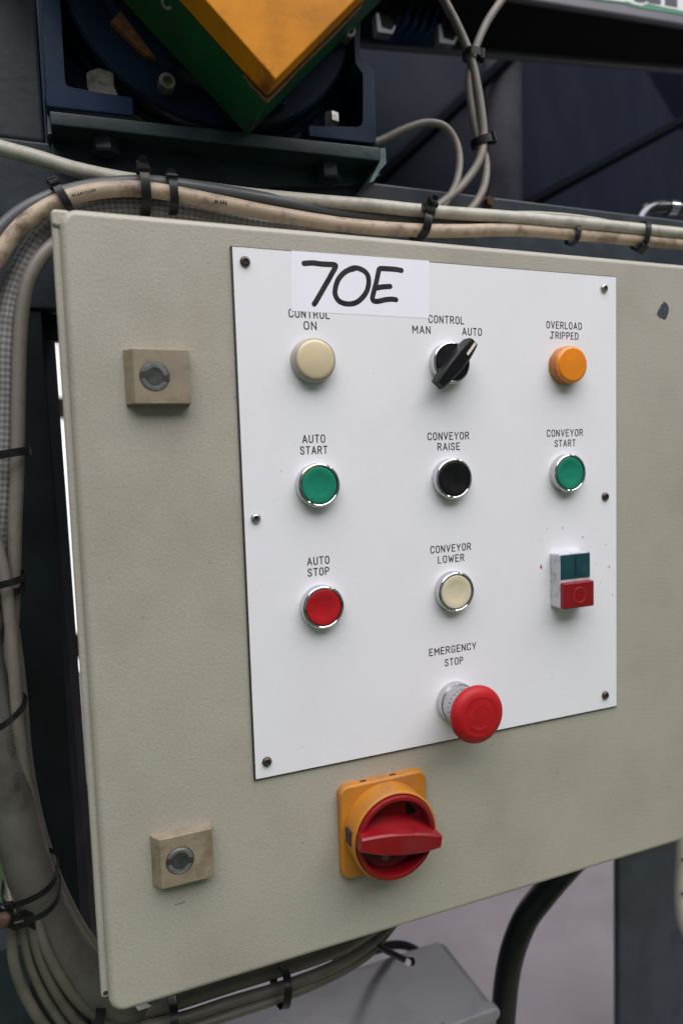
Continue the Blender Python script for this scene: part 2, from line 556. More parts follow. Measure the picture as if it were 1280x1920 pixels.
# ------------------------------------------------------------------ control cabinet
DX0, DX1, DZ0, DZ1 = -96.8, 404.0, -472.0, 14.6
cab = thing('control_cabinet', (0.15, 0.05, -0.472), 'beige wall cabinet with white operator panel of push buttons on its door', 'cabinet')
bm = bmesh.new()
slab(bm, DX0, DX1, DZ0, DZ1, 0, 12, r=10, f=4.5, seg=6, fs=6)
door = finish(bm, 'door', M_DOOR, cab, sharp=50)
bm = bmesh.new()      # raised lip of the housing, with a drain hole at its lower end
slab(bm, -101.2, -95.5, -462.5, 13.6, 4.5, 15, r=2.6, f=2.2, seg=4)
lip = finish(bm, 'edge_lip', M_DOOR, cab, sharp=50)
bm = bmesh.new()
slab(bm, -101.22, -90, 4.0, 14.3, 3.0, 12.1, r=2.8, f=2.2, seg=4)
finish(bm, 'corner_piece', M_DOOR, cab, sharp=50)
bm = bmesh.new()
lathe(bm, -98.4, -458.7, [(1.5, 4.38), (0.1, 4.38)], 16)
finish(bm, 'drain_hole', M_CORE, lip)
bm = bmesh.new()
box(bm, Vector((-88, 15.2, -462)) * MM, Vector((396, 108, 6)) * MM, 0.003)
finish(bm, 'housing', M_DOOR, cab)

# paint blotch and scratches on the door (real marks, thin skins of paint)
bm = bmesh.new()


def blob(bm, px, py, pts, y, yb=0.0):
    o = at(px, py, y)
    ring = [Vector((o.x + a * MM, y * MM, o.z + b * MM)) for a, b in pts]
    ring2 = [Vector((p.x, yb * MM, p.z)) for p in ring]
    loft(bm, [ring2, ring])


K_ = 1.2
blob(bm, 1243, 583, [(a * K_, b * K_) for a, b in [(-6, -2.4), (-3.3, -4.6), (0.4, -5.6), (2.2, -5.2), (4.0, -1.6), (4.8, 1.2), (4.2, 3.6), (2.6, 5.2), (1.0, 5.6), (0.6, 7.0), (-0.1, 5.4), (-2.6, 3.4), (-3.0, 1.6), (-4.2, 0.8)]], -0.12)
finish(bm, 'paint_blotch', mat('dark_slate_paint_blotch', (0.045, 0.056, 0.072), 0.4, var=0.3, vscale=300), door, smooth=False)
for (px, py, l) in ((338, 1694, 7.0), (921, 1397, 1.6), (500, 1585, 1.0)):
    bm = bmesh.new()
    blob(bm, px, py, [(-l / 2, -0.1), (0, -0.2 - l * 0.02), (l / 2, 0.35), (l / 2, 0.6), (0, 0.15), (-l / 2, 0.1)], -0.06)
    finish(bm, 'scratch', M_CORE, door, smooth=False)

# ---- operator plate
PT = -1.6                                    # plate face, mm in front of the door
plate = holder('operator_plate', Vector((150, -1, -170)) * MM, cab, 'white laminate operator plate engraved with captions')
bm = bmesh.new()
box(bm, Vector((0, PT + 0.25, -339.6)) * MM, Vector((300, -0.02, 0)) * MM)
finish(bm, 'plate_core', M_CORE, plate, smooth=False)
bm = bmesh.new()
slab(bm, 1.15, 299.7, -338.9, -0.5, PT, PT + 0.26, r=0.5, f=0.12, seg=2, fs=2)
finish(bm, 'plate_face', M_PLATE, plate)

GL = {
    'A': [[(0, 0), (.29, 1), (.58, 0)], [(.10, .30), (.48, .30)]],
    'C': [[(.50, .74), (.48, .88), (.36, .99), (.25, 1), (.14, .99), (.02, .86), (0, .72), (0, .28), (.02, .14), (.14, .01), (.25, 0), (.36, .01), (.48, .12), (.50, .26)]],
    'D': [[(0, 0), (0, 1), (.24, 1), (.40, .95), (.50, .80), (.51, .5), (.50, .2), (.40, .05), (.24, 0), (0, 0)]],
    'E': [[(.46, 1), (0, 1), (0, 0), (.46, 0)], [(0, .52), (.38, .52)]],
    'G': [[(.50, .76), (.47, .89), (.36, .99), (.25, 1), (.14, .99), (.02, .86), (0, .72), (0, .28), (.02, .14), (.14, .01), (.25, 0), (.38, .01), (.50, .14), (.50, .45), (.28, .45)]],
    'I': [[(0, 0), (0, 1)]],
    'L': [[(0, 1), (0, 0), (.44, 0)]],
    'M': [[(0, 0), (0, 1), (.32, .35), (.64, 1), (.64, 0)]],
    'N': [[(0, 0), (0, 1), (.50, 0), (.50, 1)]],
    'O': [[(.25, 1), (.14, .99), (.02, .86), (0, .72), (0, .28), (.02, .14), (.14, .01), (.25, 0), (.36, .01), (.48, .14), (.50, .28), (.50, .72), (.48, .86), (.36, .99), (.25, 1)]],
    'P': [[(0, 0), (0, 1), (.28, 1), (.42, .95), (.49, .84), (.49, .66), (.42, .53), (.28, .47), (0, .47)]],
    'R': [[(0, 0), (0, 1), (.28, 1), (.42, .95), (.49, .84), (.49, .67), (.42, .55), (.28, .49), (0, .49)], [(.27, .49), (.51, 0)]],
    'S': [[(.47, .80), (.43, .93), (.30, 1), (.18, 1), (.05, .92), (.01, .78), (.05, .63), (.18, .54), (.32, .47), (.45, .37), (.49, .23), (.44, .08), (.31, 0), (.17, 0), (.04, .07), (0, .20)]],
    'T': [[(0, 1), (.52, 1)], [(.26, 1), (.26, 0)]],
    'U': [[(0, 1), (0, .26), (.03, .12), (.14, .01), (.25, 0), (.36, .01), (.47, .12), (.50, .26), (.50, 1)]],
    'V': [[(0, 1), (.27, 0), (.54, 1)]],
    'W': [[(0, 1), (.18, 0), (.37, .72), (.56, 0), (.74, 1)]],
    'Y': [[(0, 1), (.27, .45), (.54, 1)], [(.27, .45), (.27, 0)]],
}


def stroke(bm, pts, hw, y, cap=5):
    """flat ribbon with round ends and joints, in plate coordinates (mm), a hair proud of the plate"""
    eps = [0.0]
    for (a, b) in zip(pts, pts[1:]):
        d = (b - a)
        if d.length < 1e-6:
            continue
        d.normalize()
        nrm = Vector((-d.y, d.x))
        ring = []
        a0 = math.atan2(nrm.y, nrm.x)
        for k in range(cap + 1):
            t = a0 + math.pi * k / cap
            ring.append(a + Vector((math.cos(t), math.sin(t))) * hw)
        for k in range(cap + 1):
            t = a0 + math.pi + math.pi * k / cap
            ring.append(b + Vector((math.cos(t), math.sin(t))) * hw)
        stroke.k += 1
        yy = y - 0.0011 * (stroke.k % 17)
        bm.faces.new([bm.verts.new(Vector((p.x, yy, p.y)) * MM) for p in ring])


stroke.k = 0


def caption(text, cx, cz, width, h=5.5, hw=0.40):
    gap = 0.33
    tot = sum(max(x for s in GL[c] for x, _ in s) for c in text) + gap * (len(text) - 1)
    sx = (width - 2 * hw) / tot
    bm = bmesh.new()
    x = cx - width / 2 + hw
    for c in text:
        for s in GL[c]:
            stroke(bm, [Vector((x + a * sx, cz + (b - 0.5) * (h - 2 * hw))) for a, b in s], hw, PT - 0.03)
        x += (max(q for s in GL[c] for q, _ in s) + gap) * sx
    bmesh.ops.recalc_face_normals(bm, faces=bm.faces[:])
    o = finish(bm, 'caption', M_INK, plate, smooth=False)
    o['label'] = 'engraved caption ' + text
    return o


for t, cx, cz, wd in (('CONTROL', 49.5, 39.0, 28), ('ON', 49.7, 46.3, 8.8), ('CONTROL', 150, 38.6, 28.4), ('MAN', 130.2, 46.1, 14.0), ('AUTO', 170.4, 46.1, 16.2),
                      ('OVERLOAD', 250.4, 38.8, 32.6), ('TRIPPED', 250.7, 46.3, 25.6), ('AUTO', 49.4, 118.8, 15.9), ('START', 49.3, 126.2, 19.0),
                      ('CONVEYOR', 149.7, 119.0, 33.5), ('RAISE', 149.7, 126.4, 18.2), ('CONVEYOR', 250.4, 118.7, 33.7), ('START', 250.4, 126.4, 19.6),
                      ('AUTO', 49.5, 199.0, 15.7), ('STOP', 49.4, 206.4, 15.3), ('CONVEYOR', 149.8, 198.6, 33.2), ('LOWER', 149.8, 206.2, 21.6),
                      ('EMERGENCY', 149.8, 272.1, 39.0), ('STOP', 150.4, 281.3, 15.3)):
    caption(t, cx, -cz, wd)

# specks and chips on the plate
bm = bmesh.new()
bmr = bmesh.new()
specks = [(1025, 991, .5), (1054, 990, .7), (1092, 1007, .9), (1135, 1021, .6), (1141, 1063, .9), (1116, 1058, .4), (1148, 1116, .5), (1012, 1012, .4), (550, 834, .35), (1033, 1263, .4), (567, 1401, .35), (1125, 1092, .4),
          (482, 1107, .3), (528, 884, .5), (512, 940, .3), (700, 700, .25), (934, 1066, .3), (1032, 634, 1.1)]
for px, py, r in specks:
    pts = []
    ph = random.random() * 6
    for k in range(9):
        a = 2 * math.pi * k / 9
        q = r * (0.7 + 0.5 * random.random())
        pts.append((q * math.cos(a) * 0.7, q * math.sin(a) * 1.1))
    blob(bm, px, py, pts, PT - 0.06, PT + 0.05)
for px, py, r in ((1014, 1063, 1.6), (1041, 1060, 0.9)):
    blob(bmr, px, py, [(r * .6 * math.cos(k * .7) * (0.8 + .4 * random.random()), r * 1.1 * math.sin(k * .7) * (0.8 + .4 * random.random())) for k in range(9)], PT - 0.06, PT + 0.05)
o = finish(bm, 'paint_specks', mat('grey_speck', (0.12, 0.11, 0.11), 0.6), plate, smooth=False)
o['kind'] = 'stuff'
o = finish(bmr, 'rust_spot', mat('rust_speck', (0.36, 0.14, 0.05), 0.7, var=0.3, vscale=900), plate, smooth=False)

# plate screws
for px, py, mt, lb in ((460, 490, M_SCREW, None), (1133, 540, M_ZINC, 'bare zinc plate screw'), (480, 972, M_ZINC, 'dulled zinc plate screw'), (1135, 931, M_SCREW, None),
                       (501, 1429, M_SCREW, 'rusty brown plate screw'), (1135, 1304, M_SCREW, None)):
    p = at(px, py, PT - 1)
    bm = bmesh.new()
    lathe(bm, p.x / MM, p.z / MM, [(3.25, PT), (3.2, PT - 0.8), (2.7, PT - 1.6), (1.9, PT - 2.0), (1.6, PT - 2.0), (1.4, PT - 1.0)], 28)
    o = finish(bm, 'screw', mt, plate)
    if lb:
        o['label'] = lb
    bm = bmesh.new()
    lathe(bm, p.x / MM, p.z / MM, [(1.45, PT - 1.05), (0.05, PT - 1.0)], 6)
    # the dark hexagon at the bottom of the socket belongs to the screw's own mesh
    me2 = bpy.data.meshes.new('socket')
    bm.to_mesh(me2)
    bm.free()
    b3 = bmesh.new()
    b3.from_mesh(o.data)
    nf = len(b3.faces)
    b3.from_mesh(me2)
    o.data.materials.append(M_CORE)
    b3.faces.ensure_lookup_table()
    for f in b3.faces[nf:]:
        f.material_index = 1
    b3.to_mesh(o.data)
    b3.free()


# ---- buttons
def bezel(parent, cx, cz, m=M_CHROME):
    bm = bmesh.new()
    lathe(bm, cx, cz, [(14.4, PT), (14.5, PT - 0.6), (14.45, PT - 5.6), (14.25, PT - 6.3), (13.7, PT - 6.9), (13.0, PT - 7.0), (12.55, PT - 6.7), (12.35, PT - 5.6), (12.3, PT - 3.0)], 72, False, True)
    return finish(bm, 'bezel', m, parent, sharp=40)


def cap(parent, cx, cz, m):
    bm = bmesh.new()
    lathe(bm, cx, cz, [(12.05, PT - 3), (12.05, PT - 6.0), (11.8, PT - 6.5), (11.2, PT - 6.75), (8.4, PT - 6.55), (6.6, PT - 6.15), (4.2, PT - 5.95), (0.4, PT - 5.9)], 64)
    return finish(bm, 'cap', m, parent, sharp=60)


def push_button(cx, cz, m, label):
    h = holder('push_button', Vector((cx, PT, cz)) * MM, cab, label)
    bezel(h, cx, cz)
    cap(h, cx, cz, m)


push_button(50, -149, M_GREEN, 'green round push button under the AUTO START caption')
push_button(250, -149, M_GREEN, 'green round push button under the CONVEYOR START caption')
push_button(150, -149, M_BLACK, 'black round push button under the CONVEYOR RAISE caption')
push_button(50, -229.3, M_RED, 'red round push button under the AUTO STOP caption')
push_button(150, -229.3, M_CREAM, 'cream round push button under the CONVEYOR LOWER caption')

h = holder('indicator_lamp', Vector((50, PT, -68.8)) * MM, cab, 'cream indicator lamp under the CONTROL ON caption')
bm = bmesh.new()
lathe(bm, 50, -68.8, [(14.5, PT), (14.6, PT - 1.0), (14.3, PT - 4.0), (14.1, PT - 6.2), (13.6, PT - 7.0), (13.0, PT - 7.3), (12.7, PT - 6.9)], 64)
finish(bm, 'lens_rim', M_LENSR, h)
bm = bmesh.new()
lathe(bm, 50, -68.8, [(12.75, PT - 6.6), (12.65, PT - 7.4), (12.1, PT - 8.0), (10.5, PT - 8.5), (6, PT - 9.0), (0.3, PT - 9.2)], 64)
finish(bm, 'lens', M_LENSW, h, sharp=60)

h = holder('indicator_lamp', Vector((250, PT, -68.8)) * MM, cab, 'amber indicator lamp under the OVERLOAD TRIPPED caption')
bm = bmesh.new()
lathe(bm, 250, -68.8, [(14.2, PT), (14.3, PT - 1.0), (14.0, PT - 1.4), (13.9, PT - 6.4), (13.6, PT - 6.8), (13.3, PT - 6.8)], 64)
finish(bm, 'lens_rim', M_AMBERD, h)
bm = bmesh.new()
lathe(bm, 250, -68.8, [(13.5, PT - 6.6), (13.4, PT - 8.4), (12.9, PT - 9.6), (11.6, PT - 10.2), (11.0, PT - 10.0), (6, PT - 10.4), (0.3, PT - 10.5)], 64)
finish(bm, 'lens', M_AMBER, h, sharp=60)

# selector switch
h = holder('selector_switch', Vector((150, PT, -68.8)) * MM, cab, 'black knob selector switch turned to AUTO')
bezel(h, 150, -68.8)
bm = bmesh.new()
lathe(bm, 150, -68.8, [(12.1, PT - 3), (12.1, PT - 6.3), (11.7, PT - 6.9), (0.3, PT - 7.0)], 56)
finish(bm, 'dial', M_BLACK, h)
bm = bmesh.new()
ang = math.radians(48)
ux, uz = math.cos(ang), math.sin(ang)


def kp(l, t, y):
    return Vector((150 + ux * l - uz * t, y, -68.8 + uz * l + ux * t)) * MM


outl = [(-21.5, 3.6, 15.5), (-14, 4.6, 17.0), (-5, 5.3, 18.2), (6, 5.2, 18.4), (13, 4.5, 17.8), (17.4, 3.8, 17.2)]
loops = []
for l, t, d in outl:
    base = PT - 7.0 if abs(l) < 11 else PT - 8.2
    loops.append([kp(l, -t * 1.12, base), kp(l, t * 1.12, base), kp(l, t, PT - d + 1.4), kp(l, t - 1.3, PT - d), kp(l, -t + 1.3, PT - d), kp(l, -t, PT - d + 1.4)])
loft(bm, loops)
finish(bm, 'knob', M_BLACK, h, sharp=30)
bm = bmesh.new()
a, b = 6.0, 16.8
loft(bm, [[kp(a, -2.0, PT - 17.9), kp(a, -0.1, PT - 17.9), kp(a, -0.1, PT - 18.6), kp(a, -2.0, PT - 18.6)],
          [kp(b, -2.0, PT - 16.9), kp(b, -0.1, PT - 16.9), kp(b, -0.1, PT - 17.5), kp(b, -2.0, PT - 17.5)]])
finish(bm, 'pointer_line', mat('white_pointer', (0.62, 0.55, 0.50), 0.5), h, smooth=False)

# double push button: teal I over red O
h = holder('double_push_button', Vector((249.7, PT, -229.4)) * MM, cab, 'rectangular double push button with dark green I above red O')
bm = bmesh.new()
slab(bm, 235.4, 264.2, -250.2, -208.7, PT - 11.2, PT, r=1.6, f=1.0)
finish(bm, 'button_body', M_BODYW, h)
bm = bmesh.new()
slab(bm, 236.2, 263.4, -228.2, -209.8, PT - 11.7, PT - 9, r=0.8, f=0.4)
g = finish(bm, 'start_key', M_TEAL, h)
bm = bmesh.new()
box(bm, Vector((249.5, PT - 11.78, -226.0)) * MM, Vector((250.2, PT - 11.2, -211.5)) * MM)
finish(bm, 'start_mark', M_BLACK, h, smooth=False)
bm = bmesh.new()
slab(bm, 236.0, 263.9, -250.0, -230.4, PT - 15.6, PT - 9, r=1.2, f=1.2)
finish(bm, 'stop_key', M_REDD, h)
bm = bmesh.new()
lathe(bm, 250.4, -240.2, [(6.1, PT - 15.55), (5.9, PT - 15.72), (5.4, PT - 15.72), (5.2, PT - 15.55)], 40, False, False)
finish(bm, 'stop_mark', mat('dull_red_mark', (0.34, 0.012, 0.018), 0.5), h)

# emergency stop
ex, ez = 150.0, -310.4
h = holder('emergency_stop', Vector((ex, PT, ez)) * MM, cab, 'red mushroom emergency stop button on a chrome collar')
bm = bmesh.new()
lathe(bm, ex, ez, [(14.6, PT), (14.7, PT - 1), (14.6, PT - 5.4), (14.0, PT - 6.4), (12.6, PT - 6.5)], 72)
finish(bm, 'collar', M_CHROME, h)
bm = bmesh.new()
lathe(bm, ex, ez, [(13.6, PT - 6.0), (13.5, PT - 18.0), (12.9, PT - 19.0), (9.5, PT - 19.2), (9.0, PT - 26.5)], 64)
finish(bm, 'sleeve', M_SATIN, h)
bm = bmesh.new()
for k in range(14):           # engraved dashes round the sleeve
    a = math.radians(60 + k * 14)
    for dy in (0,):
        q = [Vector((ex + 13.58 * math.cos(a + da), yy, ez + 13.58 * math.sin(a + da))) * MM for da, yy in ((-.05, PT - 14.2), (.05, PT - 14.2), (.05, PT - 15.0), (-.05, PT - 15.0))]
        bm.faces.new([bm.verts.new(p) for p in q])
        if k % 2:
            q = [Vector((ex + 13.58 * math.cos(a + da), yy, ez + 13.58 * math.sin(a + da))) * MM for da, yy in ((-.05, PT - 14.2), (-.02, PT - 14.2), (-.02, PT - 16.6), (-.05, PT - 16.6))]
            bm.faces.new([bm.verts.new(p) for p in q])
finish(bm, 'sleeve_mark', M_CORE, h, smooth=False)
bm = bmesh.new()
prof = [(8.5, -24), (14.5, -25.2), (18.8, -27.6), (20.0, -29.8), (20.2, -31.5), (19.7, -33.2), (18.4, -34.8), (16.4, -36.0), (14.2, -36.6), (12.8, -36.75), (12.3, -36.5), (11.8, -36.5), (11.3, -36.8), (7, -37.0), (0.4, -37.1)]
lathe(bm, ex, ez, [(r, y) for r, y in prof], 72)
finish(bm, 'mushroom_head', M_RED, h, sharp=50)
bm = bmesh.new()
for k in range(3):            # moulded turn arrows in the top of the head
    a0 = math.radians(100 + 120 * k)
    rin, rout = 7.4, 9.0
    A = [a0 + math.radians(70) * i / 8 for i in range(9)]
    ring = [Vector((ex + rout * math.cos(a), -37.12, ez + rout * math.sin(a))) * MM for a in A]
    ring += [Vector((ex + 8.2 * math.cos(A[-1] + .28), -37.12, ez + 8.2 * math.sin(A[-1] + .28))) * MM]
    ring += [Vector((ex + rin * math.cos(a), -37.12, ez + rin * math.sin(a))) * MM for a in A[::-1]]
    loft(bm, [[p + Vector((0, 0.0006, 0)) for p in ring], ring])
finish(bm, 'turn_arrow', mat('worn_red_mark', (0.40, 0.013, 0.018), 0.5), h, smooth=False)

# main isolator switch
mx, mz = 90.3, -388.0
HANDLE_DEG = 11.0
h = holder('main_switch', Vector((mx, 0, mz)) * MM, cab, 'yellow and red rotary main switch, handle turned level')
bm = bmesh.new()
slab(bm, mx - 33, mx + 33, mz - 33.2, mz + 33.2, -6.4, -0.05, r=6.5, f=2.0, seg=6)
finish(bm, 'mounting_plate', M_YELSW, h, sharp=50)
bm = bmesh.new()
lathe(bm, mx, mz, [(30.6, -6.3), (31.0, -6.6), (30.9, -20), (31.1, -20.6), (31.1, -22.4), (30.6, -23.2), (29.8, -23.4), (29.3, -23.0), (29.2, -12)], 84)
finish(bm, 'collar', M_YELSW, h, sharp=50)
bm = bmesh.new()
box(bm, Vector((mx - 31.6, -19, mz - 2)) * MM, Vector((mx - 28.5, -10.5, mz + 8)) * MM, 0.0004)
finish(bm, 'lock_slot', M_CORE, h)
bm = bmesh.new()
for dx in (-14.5, 8.0):
    box(bm, Vector((mx + dx - 2.2, -4.2, mz + 32)) * MM, Vector((mx + dx + 2.2, -2.0, mz + 33.35)) * MM)
finish(bm, 'catch_slot', M_CORE, h, smooth=False)
# red dial: ring with a dished bottom
bm = bmesh.new()
lathe(bm, mx, mz, [(28.9, -13), (28.9, -24.8), (28.4, -25.8), (27.4, -26.2), (26.0, -25.9), (25.2, -24.6), (24.6, -15.0), (20, -13.2), (0.4, -12.8)], 84)
dial = finish(bm, 'dial', M_REDD, h, sharp=40)
bm = bmesh.new()              # grip bar across the dial, bowed in plan, wider at its foot
loops = []
for k in range(13):
    t = -1 + 2 * k / 12
    x = mx + 29.8 * t
    half = 4.4 + 3.2 * (1 - t * t)
    foot = half + 3.5 * (1 - t * t)
    y0 = -14 if abs(t) < 0.85 else -24.5
    y1 = -33.2 - 1.2 * (1 - t * t)
    loops.append([Vector((x, y0, mz - foot)) * MM, Vector((x, y0, mz + foot)) * MM, Vector((x, y1 + 1.2, mz + half)) * MM, Vector((x, y1, mz + half - 1.2)) * MM,
                  Vector((x, y1, mz - half + 1.2)) * MM, Vector((x, y1 + 1.2, mz - half)) * MM])
loft(bm, loops)
rot = Matrix.Translation(Vector((mx, 0, mz)) * MM) @ Matrix.Rotation(math.radians(HANDLE_DEG), 4, 'Y') @ Matrix.Translation(-Vector((mx, 0, mz)) * MM)
bm.transform(rot)
finish(bm, 'handle', M_REDD, h, sharp=35)
bm = bmesh.new()
lathe(bm, mx - 4, mz - 19, [(2.9, -13.0), (2.9, -13.6), (2.2, -13.7)], 24)
finish(bm, 'padlock_hole', M_LOCK, h)
bm = bmesh.new()
slab(bm, mx + 13, mx + 21, mz + 8, mz + 17, -14.0, -13.0, r=1, f=0.2)
finish(bm, 'dial_insert', M_BLACK, h)


# latches
def latch(x0, z1, label):
    hgt, wid = 32.2, 37.2
    h = holder('latch', Vector((x0 + wid / 2, 0, z1 - hgt / 2)) * MM, cab, label)
    bm = bmesh.new()
    d = -8.5
    z0 = z1 - hgt
    # housing: sloped left flank, square on the other sides
    l0 = [Vector(p) * MM for p in ((x0, -0.05, z0), (x0 + wid, -0.05, z0), (x0 + wid, -0.05, z1), (x0, -0.05, z1))]
    l1 = [Vector(p) * MM for p in ((x0 + 0.4, -2.2, z0), (x0 + wid, -2.2, z0), (x0 + wid, -2.2, z1), (x0 + 0.4, -2.2, z1))]
    l2 = [Vector(p) * MM for p in ((x0 + 4.6, d, z0), (x0 + wid - 0.3, d, z0), (x0 + wid - 0.3, d, z1), (x0 + 4.6, d, z1))]
    vs = loft(bm, [l0, l1, l2])
    es = [e for e in bm.edges if all(v in vs[1] + vs[2] for v in e.verts)]
    bmesh.ops.bevel(bm, geom=es, offset=0.0007, segments=3, affect='EDGES', profile=0.5)
    finish(bm, 'latch_body', M_LOCK, h, sharp=40)
    cx, cz = x0 + 16.3, (z0 + z1) / 2
    bm = bmesh.new()
    lathe(bm, cx, cz, [(8.3, d - 0.05), (7.9, d - 0.35), (7.6, d - 0.1), (7.4, d + 0.0)], 40, False, False)
    lathe(bm, cx, cz, [(7.6, d - 0.08), (7.2, d - 0.45), (5.4, d - 0.45), (5.2, d - 0.02)], 40, True, True)
    finish(bm, 'barrel', M_LOCKI, h)
    bm = bmesh.new()
    lathe(bm, cx, cz, [(8.75, d - 0.03), (8.6, d - 0.12), (8.2, d - 0.12), (8.15, d - 0.03)], 40, False, False)
    finish(bm, 'gap_ring', M_CORE, h)
    bm = bmesh.new()
    lathe(bm, cx, cz, [(5.3, d - 0.5), (5.0, d - 0.55), (0.3, d - 0.2)], 32)
    finish(bm, 'key_recess', M_LOCKD, h)
    bm = bmesh.new()
    for sgn in (1, -1):
        c0 = Vector((cx + sgn * 6.2, d - 0.62, cz - sgn * 1.0))
        pts = [c0 + Vector((a, 0, b)) for a, b in ((-1.9, -1.7), (1.6, -1.8), (1.7, 1.7), (-1.9, 1.8))]
        loft(bm, [[p * MM + Vector((0, 0.0004, 0)) for p in pts], [p * MM for p in pts]])
    finish(bm, 'key_slot', M_CORE, h, smooth=False)
    bm = bmesh.new()
    for k, (a, wd_) in enumerate(((0, 2.4), (1.6, 1.6), (3.0, 2.6), (4.0, 2.6))):
        box(bm, Vector((x0 + wid - 6.4, d - 0.1, z0 + 2.6 + a)) * MM, Vector((x0 + wid - 6.4 + wd_ * 1.5, d + 0.05, z0 + 3.0 + a)) * MM)
    finish(bm, 'moulded_mark', mat('lock_mark', (0.36, 0.26, 0.18), 0.5), h, smooth=False)


latch(-66.4, -64.4, 'upper tan latch with slotted metal barrel')
latch(-66.8, -361.2, 'lower tan latch with slotted metal barrel')

# ------------------------------------------------------------------ handwritten paper label on the plate
def paper_pt(px, py):
    p = at(px, py, PT)
    return p


pap = thing('paper_label', at(670, 530, PT - 0.1), 'white paper label hand-lettered 70E taped over the top of the operator plate', 'label')
bm = bmesh.new()
P = [at(546, 470, PT), at(804, 489, PT), at(804, 597, PT), at(546, 583, PT)]
YP = PT - 0.10
loft(bm, [[Vector((p.x, YP * MM + 0.00004, p.z)) for p in P], [Vector((p.x, YP * MM, p.z)) for p in P]])
finish(bm, 'sheet', M_PAPER, pap, smooth=False)
HW = [
    [(570, 494), (585, 493), (602, 495), (618, 496), (629, 498), (622, 513), (612, 531), (601, 550), (593, 564), (589, 570)],
    [(663, 504), (652, 507), (643, 513), (634, 524), (629, 538), (628, 551), (633, 562), (642, 568), (655, 570), (668, 567), (680, 557), (688, 544), (691, 529), (689, 516), (682, 508), (671, 503), (661, 503), (650, 508)],
    [(752, 507), (740, 505), (725, 504), (712, 504), (709, 511), (706, 525), (701, 545), (698, 558), (700, 564), (708, 565), (722, 562), (734, 561), (742, 562)],
    [(705, 540), (716, 538), (731, 537)],
]
for glyph, parts in (('7', HW[:1]), ('0', HW[1:2]), ('E', HW[2:])):
    bm = bmesh.new()
    for s in parts:
        pts3 = [at(a, b, YP) for a, b in s]
        pth = catmull([Vector((p.x / MM, p.z / MM, 0)) for p in pts3], 4)
        stroke(bm, [Vector((p.x, p.y)) for p in pth], 1.75, YP - 0.03, 8)
    o = finish(bm, 'character', M_MARK, pap, smooth=False)
    o['label'] = 'hand-drawn character ' + glyph

# ------------------------------------------------------------------ steel frame behind the cabinet
BF = 110.0
frame = thing('machine_frame', Vector((-0.15, 0.2, FZ)), 'dark slate painted steel frame of beam and post behind the cabinet', 'machine frame')
p_top = at(1000, 378, BF).z
bm = bmesh.new()
box(bm, (-0.60, BF * MM, -0.02), (1.0, 0.16, p_top), 0.0025)
finish(bm, 'beam', M_SLATE, frame)


def on_line(a, b, z):
    t = (z - a.z) / (b.z - a.z)
    return Vector((a.x + (b.x - a.x) * t, a.y + (b.y - a.y) * t, z))


e_f = (at(84, 700, BF + 3), at(150, 1700, BF + 3))
e_m = (at(107.5, 700, 150), at(180, 1700, 150))
bm = bmesh.new()
loft(bm, [[Vector((-0.150, BF * MM + 0.003, z)), on_line(*e_f, z), on_line(*e_m, z), on_line(*e_m, z) + Vector((-0.004, 0.06, 0)), Vector((-0.150, 0.21, z))] for z in (-0.021, FZ)])
finish(bm, 'post', M_POST, frame, smooth=False)
bm = bmesh.new()
box(bm, (-0.110, 0.125, at(108, 641, 130).z), (-0.05, 0.135, -0.0205), 0.001)
finish(bm, 'stay_plate', M_POST, frame)
bm = bmesh.new()
zg1, zg0 = at(163, 1478, 300).z, at(172, 1662, 300).z
box(bm, (-0.1045, 0.30, zg0), (-0.02, 0.312, zg1), 0.001)
finish(bm, 'gusset_plate', M_POST, frame)
bm = bmesh.new()
zr = at(20, 1775, 230).z
box(bm, (-0.60, 0.230, zr - 0.16), (-0.151, 0.30, zr), 0.003)
finish(bm, 'base_rail', M_SLATE, frame)
bm = bmesh.new()
box(bm, (-0.60, BF * MM + 0.004, p_top + 0.0006), (at(76, 120, BF).x, 0.30, 0.9), 0.003)
finish(bm, 'upper_plate', M_SLATE, frame)
bm = bmesh.new()
prism(bm, [at(78, -60, 95), at(88, -60, 95), at(97, 250, 95), at(90, 252, 95)], Vector((0, 0.05, 0)))
finish(bm, 'edge_strip', mat('pale_slate_paint', (0.13, 0.13, 0.165), 0.35, var=0.1), frame, smooth=False)
bm = bmesh.new()
hexbolt(bm, at(913, 381, BF), Vector((0, -1, 0)), pxr(at(913, 381, BF), 20), 0.006)
finish(bm, 'rusty_bolt', M_RUSTD, frame)

# right-hand post below, and its beige strip
rp = thing('steel_post', (at(1225, 1700, 300).x, 0.3, FZ), 'dark slate steel post under the right end of the cabinet', 'post')
bm = bmesh.new()
xl = at(1160, 1780, 300).x
box(bm, (xl, 0.300, FZ + 0.006), (xl + 0.22, 0.312, -0.03), 0.002)
finish(bm, 'column', M_SLATE, rp)
bm = bmesh.new()
box(bm, (xl - 0.03, 0.26, FZ + 0.0002), (xl + 0.24, 0.36, FZ + 0.006), 0.001)
finish(bm, 'base_plate', M_SLATE, rp)
bs = thing('perforated_strip', at(1275, 1665, 150), 'beige plastic strip with dark holes hanging beside the right post', 'strip')
bm = bmesh.new()
pts = [at(1279, 1560, 150), at(1276, 1620, 150), at(1274, 1670, 150), at(1276, 1715, 150), at(1290, 1760, 150)]
tube(bm, pts, pxr(pts[0], 20), 12)
finish(bm, 'strip_body', M_BEIGE, bs)
for py in (1612, 1676):
    bm = bmesh.new()
    c = at(1279, py, 150 - 9.5)
    lathe(bm, c.x / MM, c.z / MM, [(2.4, 150 - 9.0), (2.2, 150 - 9.6), (0.2, 150 - 9.6)], 16)
    finish(bm, 'hole', M_CORE, bs)

